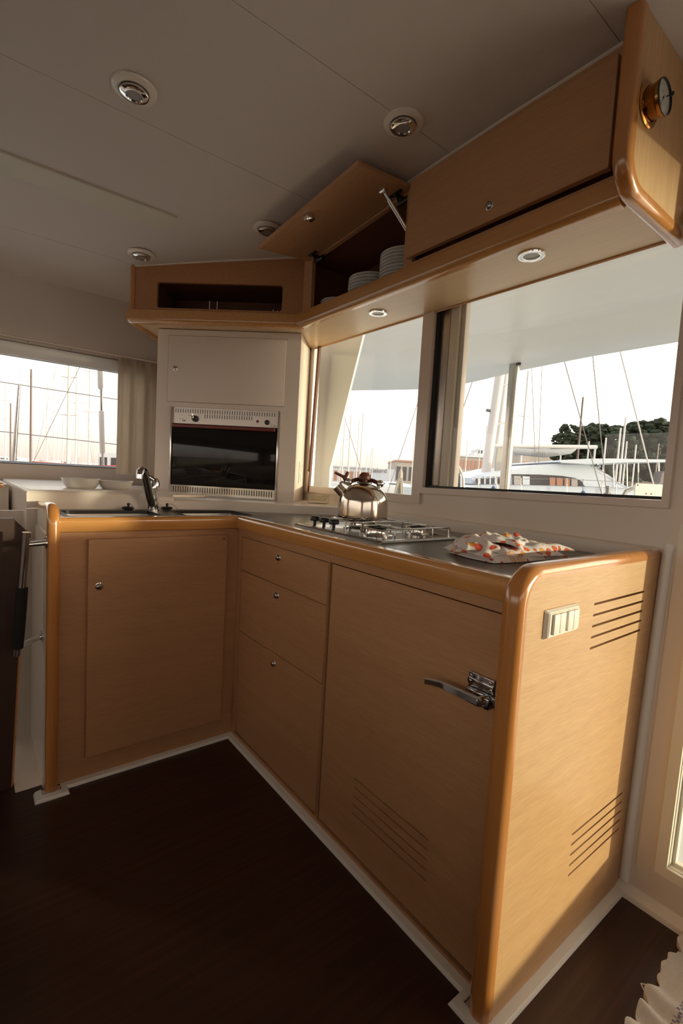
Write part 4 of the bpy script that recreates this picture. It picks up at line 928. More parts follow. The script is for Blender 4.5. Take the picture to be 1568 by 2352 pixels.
# ================================================================== TEA TOWEL
tt = thing('tea_towel', (.27, -1.05, .9165), 'folded cotton tea towel printed with orange and yellow shapes, lying on the worktop', 'towel')
def fold(name, x0, x1, y0, y1, z0, th, ang, dip, seed, nu=44, nv=26, cx=None):
    rnd = random.Random(seed); ph = [rnd.uniform(0, 6.3) for _ in range(8)]
    ca, sa = math.cos(math.radians(ang)), math.sin(math.radians(ang)); ox, oy = (x0 + x1) / 2, (y0 + y1) / 2
    b = BM(); ring_top = []; G = [[None] * (nv + 1) for _ in range(nu + 1)]; H = [[None] * (nv + 1) for _ in range(nu + 1)]
    for i in range(nu + 1):
        for j in range(nv + 1):
            u_, v_ = i / nu, j / nv
            ed = min(1, min(u_, 1 - u_) * 14) ** .5 * min(1, min(v_, 1 - v_) * 9) ** .5
            wv = .0025 * math.sin(9 * u_ + ph[0] + 2.5 * v_) + .0022 * math.sin(16 * v_ + ph[1] + 3 * u_) + .0016 * math.sin(24 * u_ - 9 * v_ + ph[2])
            lx = (x0 - ox) + (x1 - x0) * u_ + .004 * math.sin(7 * v_ + ph[3]); ly = (y0 - oy) + (y1 - y0) * v_ + .004 * math.sin(6 * u_ + ph[4])
            hgt = z0 + dip(u_, v_); zt = hgt + (th + wv) * ed; zb = hgt
            p = (ox + lx * ca - ly * sa, oy + lx * sa + ly * ca)
            G[i][j] = b.verts.new((p[0], p[1], zt)); H[i][j] = b.verts.new((p[0], p[1], zb)) if not (i in (0, nu) or j in (0, nv)) else G[i][j]
    for i in range(nu):
        for j in range(nv):
            b.faces.new((G[i][j], G[i + 1][j], G[i + 1][j + 1], G[i][j + 1]))
            try: b.faces.new((H[i][j], H[i][j + 1], H[i + 1][j + 1], H[i + 1][j]))
            except ValueError: pass
    return put(name, b, 'towel', tt)
fold('folded_layer', .112, .405, -1.135, -.975, .9168, .011, -8, lambda u, v: .0, 1)
fold('folded_layer', .105, .375, -1.125, -.965, .9275, .010, -13, lambda u, v: .002 * math.sin(6 * v), 2)
fold('folded_layer', .150, .425, -1.140, -.995, .9360, .011, -7, lambda u, v: .004 * max(0, math.sin(3.1 * u)), 3)
fold('folded_layer', .110, .215, -1.095, -.960, .9390, .012, -38, lambda u, v: .016 * math.sin(3.14 * min(1, u * 1.2)) * math.sin(3.14 * v) ** .6, 4)
fold('folded_layer', .150, .290, -1.115, -1.000, .9480, .011, 24, lambda u, v: .012 * math.sin(3.14 * v) * (1 - u), 5)
fold('folded_layer', .215, .330, -1.060, -.975, .9470, .011, -15, lambda u, v: .010 * math.sin(3.14 * v), 6)

# ================================================================== RUG
b = BM(); nu, nv = 150, 60; G = []
def rugz(x, y):
    e_ = max(0, 1 - (-1.452 - y) / .22)
    ph = x * 78 + 2.2 * math.sin(x * 23) + (y + 1.45) * 9
    return .006 + e_ * (.0085 + .0095 * math.sin(ph)) + .003 * math.sin(x * 31 + y * 40) + .002 * math.sin(y * 90)
for i in range(nu + 1):
    row = []
    for j in range(nv + 1):
        x = -.35 + .88 * i / nu; ye = -1.452 + .007 * math.sin(x * 78 + 2.2 * math.sin(x * 23) + 1.2) + .003 * math.sin(x * 190)
        y = ye - (j / nv) ** 1.5 * .85; row.append(b.verts.new((x + .004 * math.sin(y * 30), y, max(.004, rugz(x, y)))))
    G.append(row)
for i in range(nu):
    for j in range(nv): b.faces.new((G[i][j], G[i + 1][j], G[i + 1][j + 1], G[i][j + 1]))
bd = [e_ for e_ in b.edges if e_.is_boundary]; r_ = bmesh.ops.extrude_edge_only(b, edges=bd)
for v in r_['geom']:
    if isinstance(v, bmesh.types.BMVert): v.co.z = .0005
rug = tag(put('rag_rug', b, 'rug', loc=(.1, -1.9, .0)), 'white woven rag rug with a ruffled edge on the dark floor, lower right corner', 'rug')
b = BM(); tube(b, [(.335, -1.44, .006), (.322, -1.432, .010), (.312, -1.438, .014), (.308, -1.446, .008)], .0012, 6); put('loose_thread', b, 'rug', rug)

# ================================================================== CURTAIN
b = BM(); n = 90; prev = None; zt_, zb_ = 1.680, 1.037
for i in range(n + 1):
    t_ = i / n; x = -.204 + .285 * t_
    f_ = .013 * math.sin(t_ * 2 * math.pi * 3.4 + .6) + .005 * math.sin(t_ * 2 * math.pi * 7.3)
    col = []
    for k in range(9):
        q = k / 8; z = zt_ + (zb_ - zt_) * q; y = 1.150 - f_ * (.75 + .35 * q) + .002 * math.sin(q * 9 + t_ * 20)
        col.append(b.verts.new((x + .004 * q * math.sin(t_ * 13), y, z)))
    if prev:
        for k in range(8): b.faces.new((prev[k], col[k], col[k + 1], prev[k + 1]))
    prev = col
me_ = b; r_ = bmesh.ops.solidify(b, geom=b.faces[:], thickness=.0022)
cu = thing('curtain', (-.03, 1.16, 1.03), 'pleated beige curtain drawn back at the right of the port window', 'curtain')
put('cloth', b, 'curtain', cu)
b = BM(); tube(b, [(-2.0, 1.14, 1.688), (.14, 1.14, 1.688)], .0045, 8); put('curtain_track', b, 'alu', cu)

# ================================================================== OUTSIDE: OWN COCKPIT
b = BM()
HZ_ = 2.285
ht = [(.69, -6), (3.50, -6), (3.50, -.55), (3.53, -.30), (3.56, .40), (3.66, 1.10), (3.82, 1.70), (3.93, 2.22), (3.88, 2.68), (3.62, 3.18), (3.35, 3.62), (2.9, 3.9), (.69, 4.1)]
v1 = [b.verts.new((x_, y_, HZ_)) for x_, y_ in ht]
inn = [(.69, -6), (3.40, -6), (3.40, -.55), (3.43, -.30), (3.46, .42), (3.55, 1.12), (3.68, 1.68), (3.74, 2.1), (3.68, 2.5), (3.45, 2.95), (3.2, 3.35), (2.8, 3.6), (.69, 3.8)]
in2 = [(.69, -6), (2.95, -6), (2.95, -.55), (2.92, -.1), (2.88, .40), (2.82, .80), (2.65, 1.25), (2.45, 1.6), (2.3, 1.8), (2.15, 2.0), (1.9, 2.2), (1.6, 2.3), (.69, 2.4)]
in3 = [(.69, -6), (2.72, -6), (2.72, -.55), (2.68, -.1), (2.62, .25), (2.50, .55), (2.35, .85), (2.2, 1.1), (2.05, 1.3), (1.9, 1.5), (1.7, 1.7), (1.5, 1.8), (.69, 1.9)]
lv = [(ht, HZ_ + .05), (ht, HZ_), (inn, HZ_ - .02), (in2, HZ_ - .04), (in3, HZ_ + .09)]
rings = [[b.verts.new((x_, y_, z)) for x_, y_ in L] for L, z in lv]
for p, q in zip(rings, rings[1:]):
    for j in range(len(p)): k = (j + 1) % len(p); b.faces.new((p[j], p[k], q[k], q[j]))
b.faces.new(rings[-1]); b.faces.new(rings[0]); 
for v in v1: b.verts.remove(v)
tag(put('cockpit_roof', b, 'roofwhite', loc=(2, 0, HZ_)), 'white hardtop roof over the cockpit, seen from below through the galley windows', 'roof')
b = BM(); lathe(b, [(.062, 0), (.060, .006), (.045, .010), (0, .0105)], DOWN(2.33, -.19, HZ_ + .089), 32); tag(put('cockpit_light', b, 'frost', loc=(2.33, -.19, HZ_ + .089)), 'round grey lamp set in the underside of the cockpit hardtop', 'lamp')
pl = thing('roof_pillar', (3.30, .985, -.2), 'polished stainless pillar that carries the cockpit hardtop', 'pillar')
b = BM(); tube(b, [(3.30, .985, -.2), (3.30, .985, HZ_ - .01)], .050, 28); put('pole', b, 'polesteel', pl)
b = BM(); plate(b, [(3.30 + x_ * .19 + (.06 if False else 0), .985 + y_ * .10) for x_, y_ in circ(0, 0, 1, 28)], [], frame((0, 0, HZ_ - .016), (1, 0, 0), (0, 1, 0)), -.006, 0); put('base_plate', b, 'brushed', pl)
b = BM(); tube(b, [(3.28, .93, HZ_ - .05), (3.28, .93, HZ_ - .01)], .022, 14); put('cable_gland', b, 'blackpl', pl)
# side pillar of the cabin outside the fixed window
b = BM(); F = FX(.80)
plate(b, [(-.255, 1.86), (-.485, 1.155), (-.493, 1.14), (-.491, .99), (-1.0, .99), (-1.0, 1.86)], [], F, -.012, 0); o = put('trim_9', b, 'white'); o['kind'] = 'structure'
b = BM(); box(b, .68, .90, -.36, 1.0, .93, 1.012, .01); o = put('trim_10', b, 'white'); o['kind'] = 'structure'
# cockpit deck, bench and coaming
b = BM(); box(b, .68, 4.2, -6, 3.9, -.12, -.05); deck = put('cockpit_floor', b, 'deckwhite'); deck['kind'] = 'structure'
b = BM(); box(b, 3.55, 4.1, -.6, 2.3, -.05, .42, .03); box(b, 1.0, 3.9, 2.5, 3.1, -.05, .42, .03); box(b, 3.95, 4.15, -.6, 3.1, .40, .62, .04); box(b, 1.0, 4.0, 3.0, 3.2, .4, .62, .04)
o = put('cockpit_bench', b, 'white', loc=(3.8, 1, -.05)); tag(o, 'white moulded cockpit bench below the window line', 'bench'); 
b = BM(); box(b, -3.6, .9, 1.55, 3.6, .30, .40, .03); o = put('side_deck', b, 'deckwhite'); o['kind'] = 'structure'
def sight(px, py, v):
    """the room point seen at that spot of the photograph at a level distance v ahead"""
    d = RV * ((px - 784) / FPX) - UV * ((py - 1176) / FPX) + FV
    F_ = Vector((FV.x, FV.y, 0)).normalized(); return CAMLOC + d * (v / d.dot(F_))
HR = Vector((RV.x, RV.y, 0)).normalized(); HF = Vector((FV.x, FV.y, 0)).normalized()
# slab added as a starboard cockpit bulkhead (outside the picture, shades the galley windows from the low sun)
b = BM(); box(b, 3.22, 3.34, -4.57, -3.53, -.05, 2.29, .03); o = put('added_bulkhead', b, 'roofwhite'); o['kind'] = 'structure'
# stainless pushpit rails
ra = thing('guard_rail', (3.0, 1.6, 0), 'stainless guard rail with a black rope coil, left of the steel pillar', 'railing')
A = lambda px, py, v=4.4: sight(px, py, v)
b = BM(); tube(b, [A(985, 1030), A(1036, 1058), A(1053, 1074), A(1060, 1088), A(1063, 1100), A(1064, 1140), A(1064, 1300)], .015, 12); put('rail', b, 'steel', ra)
b = BM(); tube(b, [A(985, 1084), A(1040, 1088), A(1058, 1090)], .015, 12); tube(b, [A(1056, 1088), A(1055, 1300)], .015, 12); tube(b, [A(1040, 1090), A(1040, 1112), A(1000, 1112)], .008, 8); put('rail', b, 'steel', ra)
def coil(p, h, wd, m, lab, cat='rope', n=9, seed=1):
    rnd = random.Random(seed); b = BM(); pts = []
    for i in range(n):
        dx = rnd.uniform(-wd, wd) * .5; dx2 = dx * 1.5 + rnd.uniform(-.2, .2) * wd
        tube(b, [p + Vector((0, 0, 0)), p + HR * dx * .6 + Vector((0, 0, -h * .25)), p + HR * dx2 + HF * rnd.uniform(-.5, .5) * wd + Vector((0, 0, -h * .7)), p + HR * dx2 * .9 + Vector((0, 0, -h))], .012, 6)
    tube(b, [p + Vector((0, 0, .05)), p, p + Vector((0, 0, -.08))], [.008, .03, .035], 8)
    return tag(put('rope_coil', b, m, loc=p), lab, cat)
coil(A(1050, 1096, 4.3), .17, .05, 'darkrope', 'black rope coil hanging from the stainless guard rail')
r2 = thing('guard_rail', (3.6, -.2, 0), 'bent stainless rail end with a white plate, at the lower right of the big window', 'railing')
b = BM(); tube(b, [A(1418, 1170, 3.6), A(1427, 1145, 3.6), A(1437, 1128, 3.6), A(1452, 1121, 3.6), A(1470, 1121, 3.6), A(1600, 1128, 3.6)], .016, 12); tube(b, [A(1492, 1120, 3.6), A(1490, 1190, 3.6)], .013, 10); put('rail', b, 'steel', r2)
b = BM(); P0 = A(1493, 1132, 3.55); FQ = frame(tuple(P0), HR, (0, 0, 1)); plate(b, rrect(-.112, .112, -.065, .065, .008, 3), [], FQ, -.012, 0)
bp_ = put('mounting_plate', b, 'deckwhite', r2)
for u_, v_ in ((-.098, .052), (.098, .052), (-.098, -.052), (.088, -.055), (-.03, -.008), (.008, -.008)):
    b = BM(); lathe(b, [(.0055, 0), (.004, .0025), (0, .003)], FQ @ Matrix.Translation((u_, v_, .0)), 10); put('screw', b, 'brown', bp_)
r3 = coil(sight(920, 1085, 7.0), .52, .13, 'rope', 'pale mooring rope coil seen through the window right of the kettle', n=14, seed=3)
p_, q_ = sight(960, 1040, 5.0), sight(945, 1150, 5.0); q_ = q_ + (q_ - p_) * 1.6
b = BM(); tube(b, [p_, q_], .016, 10); tag(put('guard_post', b, 'steel', loc=q_), 'slanting steel post low in the window right of the kettle', 'post')
# port side: lifelines, stanchion and rigging screw
ll = thing('stanchion', sight(31, 1070, 4.0), 'polished upright stanchion outside the port window, at its left', 'post')
b = BM(); tube(b, [sight(29, 1100, 4.0), sight(44, 884, 4.0)], [.020, .011], 16); put('post', b, 'darkchrome', ll)
b = BM(); bmesh.ops.create_uvsphere(b, u_segments=14, v_segments=10, radius=.014, matrix=Matrix.Translation(sight(44, 882, 4.0))); put('cap', b, 'steel', ll)
for nm, a_, c_, lb in (('lifeline', (-60, 868), (420, 940), 'upper thin lifeline wire crossing the port window'), ('lifeline', (-60, 984), (420, 1038), 'lower thin lifeline wire crossing the port window')):
    b = BM(); tube(b, [sight(*a_, 4.0), sight(*c_, 4.0)], .0035, 6); tag(put(nm, b, 'wire', loc=sight(*a_, 4.0)), lb, 'wire', 'lifelines outside the port window')
rs = thing('rigging_screw', sight(235, 1080, 3.4), 'thick steel rigging screw with grey sleeves, right part of the port window', 'rigging')
b = BM(); tube(b, [sight(229, 600, 3.4), sight(231, 850, 3.4), sight(238, 1120, 3.4), Vector((sight(238, 1120, 3.4).x, sight(238, 1120, 3.4).y, .40))], .0095, 12); put('rod', b, 'darkchrome', rs)
for y0, y1 in ((700, 894), (943, 1042)):
    b = BM(); f0 = lambda y: sight(229.5 + (y - 850) * .030, y, 3.4)
    tube(b, [f0(y0), f0(y0 + 3), f0(y1 - 4), f0(y1)], [.012, .0175, .0175, .012], 16); put('sleeve', b, 'mast', rs)

# ================================================================== OUTSIDE: HARBOUR
SEA = -1.25
b = BM(); n = 2; bmesh.ops.create_grid(b, x_segments=2, y_segments=2, size=600, matrix=Matrix.Translation((0, 0, SEA))); o = put('sea', b, 'sea'); o['kind'] = 'structure'
def EF(o_): return frame(tuple(o_), HR, (0, 0, 1))          # a frame facing the cabin: u to the right, v up
def hull(name_label, p, length, beam, free, m='boatwhite', ang=0, cat='boat', cabin=True, group=None, nm='sailing_yacht'):
    """p: waterline centre. bow towards +u"""
    root = thing(nm, p, name_label, cat, group)
    ax = (HR * math.cos(ang) + HF * math.sin(ang)); sd = Vector((-ax.y, ax.x, 0))
    b = BM(); st_ = [(-.5, .72, 1.0), (-.25, .95, .96), (0, 1.0, .95), (.25, .82, 1.0), (.42, .42, 1.08), (.5, .04, 1.15)]; rg = []
    for t_, w_, h_ in st_:
        c_ = Vector(p) + ax * length * t_; hw = beam * .5 * w_
        rg.append([b.verts.new(c_ + sd * s_ * hw * k_ + Vector((0, 0, z_))) for s_, k_, z_ in ((-1, 1, free * h_), (-1, .96, free * h_ * .5), (-1, .75, 0), (-1, .3, -.3), (1, .3, -.3), (1, .75, 0), (1, .96, free * h_ * .5), (1, 1, free * h_))])
    for q, r_ in zip(rg, rg[1:]):
        for j in range(8): k = (j + 1) % 8; b.faces.new((q[j], q[k], r_[k], r_[j]))
    b.faces.new(rg[0]); b.faces.new(rg[-1]); put('hull', b, m, root)
    if cabin:
        b = BM(); rg = []
        for t_, w_, h_ in ((-.22, .58, .10), (-.20, .56, .42), (.08, .50, .45), (.24, .34, .16), (.30, .2, .02)):
            c_ = Vector(p) + ax * length * t_; hw = beam * .5 * w_; f_ = free * .97
            rg.append([b.verts.new(c_ + sd * s_ * hw * k_ + Vector((0, 0, f_ + z_))) for s_, k_, z_ in ((-1, 1, -.05), (-1, .85, h_), (1, .85, h_), (1, 1, -.05))])
        for q, r_ in zip(rg, rg[1:]):
            for j in range(4): k = (j + 1) % 4; b.faces.new((q[j], q[k], r_[k], r_[j]))
        b.faces.new(rg[0]); b.faces.new(rg[-1]); put('cabin', b, 'boatwhite', root)
        b = BM()
        for t_ in (-.14, -.04, .06):
            for s_ in (-1, 1): c_ = Vector(p) + ax * length * t_ + sd * s_ * beam * .262 + Vector((0, 0, free * .97 + .22)); tube(b, [c_ - ax * length * .035, c_ + ax * length * .035], .06, 6)
        w_ = put('cabin_windows', b, 'glassdark', root); w_['kind'] = 'stuff'
    return root
def mast(px, ytop, v, m, label, r=.06, spread=None, stays=True, group='yacht masts in the harbour', base=SEA + .8):
    b_ = sight(px, 1125, v); t_ = sight(px, ytop, v); x, y = b_.x, b_.y
    root = thing('yacht_mast', (x, y, base), label, 'mast', group)
    b = BM(); tube(b, [(x, y, base), (x, y, t_.z)], [r, r * .7], 8); put('spar', b, m, root)
    H_ = t_.z - base
    if spread:
        for q in spread:
            b = BM(); c_ = Vector((x, y, base + H_ * q)); tube(b, [c_ - HR * H_ * .045 - Vector((0, 0, -.05)), c_, c_ + HR * H_ * .045 + Vector((0, 0, .05))], r * .3, 5); put('spreader', b, m, root)
    if stays:
        for s_ in (-1, 1):
            b = BM(); tube(b, [(x, y, t_.z - .1), Vector((x, y, base)) + HR * s_ * H_ * random.uniform(.12, .26)], max(.004, r * .06), 4, cap=False); put('stay', b, 'wire', root)
    return root
# the big catamaran moored astern
cat = thing('catamaran', sight(1300, 1200, 12), 'large white catamaran with a curved dark saloon window, moored behind the cockpit', 'boat')
V = 11.0
def cq(px, py, dv=0): return sight(px, py, V + dv)
b = BM()
def slab(b, pts, v0, v1):
    a = [b.verts.new(sight(x_, y_, v0)) for x_, y_ in pts]
    sh = HF * (v1 - v0); c = [b.verts.new(v.co + sh) for v in a]
    b.faces.new(a); b.faces.new(c)
    for i in range(len(a)): k = (i + 1) % len(a); b.faces.new((a[i], a[k], c[k], c[i]))
b = BM(); slab(b, [(1010, 1128), (1100, 1130), (1250, 1138), (1480, 1146), (1800, 1166), (1800, 1300), (1010, 1260)], V, V + .9); put('hull', b, 'boatwhite', cat)
b = BM(); slab(b, [(1064, 1122), (1080, 1115), (1150, 1113), (1560, 1124), (1560, 1150), (1064, 1134)], V + .15, V + 5.5); put('deck', b, 'boatwhite', cat)
b = BM(); slab(b, [(1008, 1124.5), (1800, 1158), (1800, 1162), (1008, 1129)], V - .05, V + .0); put('rubbing_strake', b, 'greycloth', cat)
b = BM(); slab(b, [(1080, 1098), (1096, 1091), (1130, 1087), (1175, 1080), (1200, 1074), (1240, 1067), (1290, 1064), (1340, 1066), (1378, 1073), (1396, 1090), (1420, 1108), (1452, 1124), (1480, 1136), (1480, 1140), (1170, 1118), (1085, 1112)], V + .5, V + 4.6)
bmesh.ops.bevel(b, geom=[e_ for e_ in b.edges if e_.calc_length() < 1.2], offset=.08, segments=3, affect='EDGES'); put('deckhouse', b, 'boatwhite', cat)
win = [(1176, 1089), (1240, 1090), (1290, 1093), (1322, 1098), (1336, 1106), (1344, 1120), (1178, 1113)]
b = BM(); slab(b, win, V + .46, V + .52); wd_ = put('saloon_window', b, 'glassdark', cat)
for x0, x1, mm in ((1180, 1196, 'stone'), (1200, 1216, 'boatwhite'), (1262, 1275, 'brick'), (1278, 1292, 'brick'), (1296, 1308, 'brick'), (1312, 1326, 'stone')):
    b = BM(); slab(b, [(x0, 1093 + (x0 - 1180) * .045), (x1, 1093 + (x1 - 1180) * .045), (x1, 1113 + (x1 - 1180) * .03), (x0, 1113 + (x0 - 1180) * .03)], V + .455, V + .459); put('curtain', b, mm, wd_)
b = BM(); slab(b, [(1092, 1100), (1168, 1096), (1168, 1110), (1094, 1110)], V + .47, V + .5); put('forward_window', b, 'glassdark', cat)
for x in (1100, 1112, 1124, 1136, 1148, 1160):
    b = BM(); slab(b, [(x, 1094), (x + 3, 1094), (x + 3, 1112), (x, 1112)], V + .44, V + .5); put('window_post', b, 'boatwhite', cat)
b = BM(); slab(b, [(1285, 1060), (1300, 1056), (1350, 1053.5), (1400, 1053), (1560, 1056), (1560, 1061), (1440, 1062), (1350, 1066), (1290, 1063)], V + .3, V + 4.8); put('bimini_top', b, 'boatwhite', cat)
for x in (1408, 1439, 1465, 1512):
    b = BM(); tube(b, [cq(x, 1062, .5), cq(x + 1, 1135, .5)], .016, 8); put('bimini_post', b, 'steel', cat)
for x in (1098, 1140, 1196, 1301, 1382, 1414):
    b = BM(); tube(b, [cq(x, 1098 if x < 1380 else 1104, .05), cq(x, 1130 + (x - 1098) * .04, .05)], .013, 6); put('stanchion', b, 'steel', cat)
b = BM(); tube(b, [cq(1090, 1099, .05), cq(1300, 1101, .05), cq(1560, 1112, .05)], .006, 5); tube(b, [cq(1090, 1112, .05), cq(1300, 1116, .05), cq(1560, 1127, .05)], .006, 5); o = put('lifelines', b, 'wire', cat); o['kind'] = 'stuff'
b = BM(); lathe(b, [(.10, 0), (.08, .05), (.03, .06), (.03, .12), (.09, .14), (.09, .17), (0, .18)], UP(*cq(1370, 1073, .8)), 16); put('winch', b, 'chrome', cat)
b = BM(); slab(b, [(1514, 1112), (1520, 1088), (1528, 1082), (1545, 1084), (1545, 1112)], V + .2, V + .5); put('seat_back', b, 'wire', cat)
for x, y in ((1132, 1128), (1338, 1139)):
    b = BM(); tube(b, [cq(x, 1100, -.1), cq(x, y, -.1)], .006, 5); p = cq(x, y, -.15); lathe(b, [(0, .12), (.03, .10), (.14, -.10), (.16, -.5), (.10, -.62), (0, -.66)], UP(*p), 16, cap=False); put('fender', b, 'fender', cat)
# boom and sail cover of the yacht alongside
bm_ = thing('sail_boom', sight(1250, 1029, 13.5), 'long grey boom with a rolled sail cover above the catamaran', 'boom')
b = BM(); tube(b, [sight(1135, 1024, 13.5), sight(1370, 1027, 13.5)], .055, 12); put('spar', b, 'mast', bm_)
b = BM(); tube(b, [sight(1140, 1030, 13.55), sight(1180, 1036, 13.5), sight(1250, 1041, 13.5), sight(1310, 1036, 13.5), sight(1322, 1031, 13.5)], [.04, .10, .12, .08, .03], 12); cv = put('sail_cover', b, 'greycloth', bm_)
b = BM(); text(b, 'oats.com', .17, EF(sight(1256, 1041.5, 13.30)), .003); put('lettering', b, 'wire', cv)
# two raked masts left of the pillar
for k, (x0, x1, lab) in enumerate(((1152, 1122, 'thick pale leaning mast, the left of the pair beside the steel pillar'), (1164, 1138, 'thick pale leaning mast, the right of the pair beside the steel pillar'))):
    root = thing('raked_mast', sight(x1, 1090, 13 + k), lab, 'mast', 'pair of thick masts beside the pillar')
    b = BM(); v_ = 13 + k * 1.5; tube(b, [sight(x1 - 7, 1090, v_), sight(x0 + 10, 760, v_)], .125, 14); put('spar', b, 'mast', root)
    for q in (.35, .62, .8):
        p = sight(x1 - 7, 1090, v_).lerp(sight(x0 + 10, 760, v_), q); b = BM(); tube(b, [p, p + HR * .32 + Vector((0, 0, .08))], .02, 6); put('spreader', b, 'mast', root)
    b = BM(); p = sight(x1 - 7, 1090, v_).lerp(sight(x0 + 10, 760, v_), .42); tube(b, [p + Vector((0, 0, .1)) - HR * .10, p - HR * .22 + Vector((0, 0, .12))], .04, 8); put('bracket', b, 'wire', root)
p = sight(1149, 1078, 12.6); b = BM()
for i in range(7): tube(b, [p + HR * (i * .03 - .1) + Vector((0, 0, .55)), p + HR * (i * .035 - .12) + Vector((0, 0, .2)), p + HR * (i * .03 - .1) + Vector((0, 0, -.15))], .05, 7)
tag(put('rope_bundle', b, 'rope', loc=p), 'bundle of pale halyards hanging at the foot of the leaning masts', 'rope')
# stays that cross the big window
for i, (a_, c_, v_, lb) in enumerate((((1297, 835), (1380, 1130), 8.0, 'dark stay running down to a block, left of the pair in the big window'), ((1361, 820), (1392, 1130), 8.0, 'dark stay running down to a block, right of the pair in the big window'),
        ((1422, 800), (1492, 1080), 9.0, 'pale doubled stay at the right of the big window'), ((1244, 850), (1236, 1070), 12.0, 'thin near-vertical halyard just right of the steel pillar'), ((1221, 855), (1229, 1070), 12.0, 'dark thin halyard close to the steel pillar'),
        ((1078, 895), (1038, 1010), 7.0, 'thin slanting stay at the left edge of the big window'), ((968, 900), (900, 1100), 9.0, 'slanting stay running down behind the kettle knob window, at right'), ((790, 955), (838, 1110), 10.0, 'dark slanting stay in the small window, above the kettle'),
        ((155, 900), (76, 1062), 12.0, 'reddish slanting stay in the port window'))):
    p_, q_ = sight(*a_, v_), sight(*c_, v_); e0 = q_ + (q_ - p_) * ((q_.z - SEA - .02) / (p_.z - q_.z)); e1 = p_ + (p_ - q_) * .8
    b = BM(); tube(b, [e1, e0], .0065 if i not in (2,) else .012, 6)
    tag(put('stay', b, 'wire' if i not in (2,) else 'mast', loc=e0), lb, 'rigging', 'stays seen through the windows')
b = BM(); p = sight(1394, 1138, 8.0); lathe(b, [(.0, -.03), (.06, -.02), (.06, .02), (0, .03)], frame(tuple(p), HR, (0, 0, 1)), 16); tube(b, [p, p + Vector((0, 0, .16))], .035, 8); tag(put('pulley_block', b, 'wire', loc=p), 'grey pulley block at the foot of the two dark stays', 'block')
# masts
mi = 0
ML = [(12, 878, 40, 'mast', .07, (.6, .8)), (24, 926, 55, 'mastdark', .10, None), (70, 848, 30, 'mastdark', .075, None), (107, 882, 60, 'mast', .09, (.5,)), (77, 907, 70, 'mast', .08, None), (122, 780, 60, 'mast', .07, (.55, .75)),
      (156, 700, 22, 'mast', .085, (.42, .62)), (173, 740, 34, 'mast', .07, (.5,)), (203, 720, 36, 'mast', .08, (.42, .66)), (143, 955, 60, 'mast', .09, None), (132, 968, 75, 'mast', .08, None), (179, 952, 70, 'mast', .09, None), (186, 978, 80, 'mast', .08, None), (94, 1000, 80, 'mast', .08, None), (46, 960, 75, 'mast', .08, None), (252, 1033, 70, 'mast', .07, None),
      (783, 965, 40, 'mast', .07, None), (797, 953, 34, 'mast', .075, (.7,)), (816, 965, 45, 'mast', .07, None), (824, 948, 36, 'mast', .07, None), (778, 1022, 60, 'mast', .07, None), (838, 1045, 60, 'mast', .07, None), (847, 1029, 60, 'mast', .07, None), (851, 1028, 48, 'mast', .06, None), (893, 1038, 60, 'mast', .06, None), (943, 1010, 50, 'mast', .06, None), (955, 1000, 50, 'mast', .06, None),
      (1065, 1011, 45, 'mast', .06, None), (1107, 976, 45, 'mast', .07, None), (1095, 1018, 60, 'mast', .06, None), (1190, 850, 20, 'mast', .05, (.7,)), (1319, 911, 28, 'mastdark', .07, None), (1342, 1013, 50, 'mast', .10, None), (1380, 1005, 45, 'mast', .10, None), (1411, 982, 40, 'mast', .10, None), (1420, 957, 40, 'mast', .10, None), (1428, 1013, 48, 'mast', .10, None), (1450, 1021, 50, 'mast', .09, None), (1501, 1018, 50, 'mastdark', .09, None), (1538, 928, 30, 'mast', .10, None),
      (1357, 1031, 30, 'mast', .09, None), (1280, 1035, 28, 'mast', .06, None)]
ML.sort(); CNT = {}
for px, yt, v_, m_, r_, spd in ML:
    where = 'port window' if px < 300 else ('small galley window' if px < 980 else 'big galley window')
    CNT[where] = CNT.get(where, 0) + 1
    num = ORD[CNT[where] - 1] if CNT[where] <= 12 else ['thirteenth', 'fourteenth', 'fifteenth', 'sixteenth', 'seventeenth'][CNT[where] - 13]
    look = ('tall' if yt < 930 else 'short' if yt > 1000 else 'middling') + (' dark' if m_ == 'mastdark' else ' pale')
    mast(px, yt, v_, m_, '%s yacht mast, %s from the left in the %s' % (look, num, where), r_, spd, stays=(v_ < 50))
# boats afloat
def dist_boat(px, v, L, free, m, lab, ang=0.0, fr=.8, **k):
    p = sight(px, 1125, v); return hull(lab, (p.x, p.y, SEA), L, L * .3, free, m, ang, **k)
dist_boat(60, 40, 9, 1.5, 'boatwhite', 'white yacht hull low at the left of the port window', .2)
dist_boat(125, 34, 8, 1.6, 'boatwhite', 'white yacht with a low cabin in the middle of the port window', -.1)
dist_boat(205, 52, 11, 2.0, 'redhull', 'long red hull low at the right of the port window', .05, cabin=False)
dist_boat(250, 43, 7, 1.7, 'redhull', 'short red hull beside the curtain in the port window', .1, cabin=False)
dist_boat(30, 60, 12, 1.9, 'boatwhite', 'white yacht furthest left in the port window', 0)
dist_boat(770, 30, 9, 1.2, 'boatwhite', 'white yacht low at the left of the window behind the kettle', 0)
dist_boat(880, 56, 16, 1.5, 'boatwhite', 'white yacht behind the kettle handle', .1)
dist_boat(985, 9.0, 5.5, 1.95, 'boatwhite', 'near white hull at the bottom of the window right of the kettle', .5, cabin=False, nm='motor_boat')
dist_boat(1060, 40, 10, 1.7, 'boatwhite', 'white yacht beyond the guard rail in the big window', 0)
dist_boat(1215, 34, 10, 2.6, 'boatwhite', 'white yacht behind the catamaran deckhouse', 0)
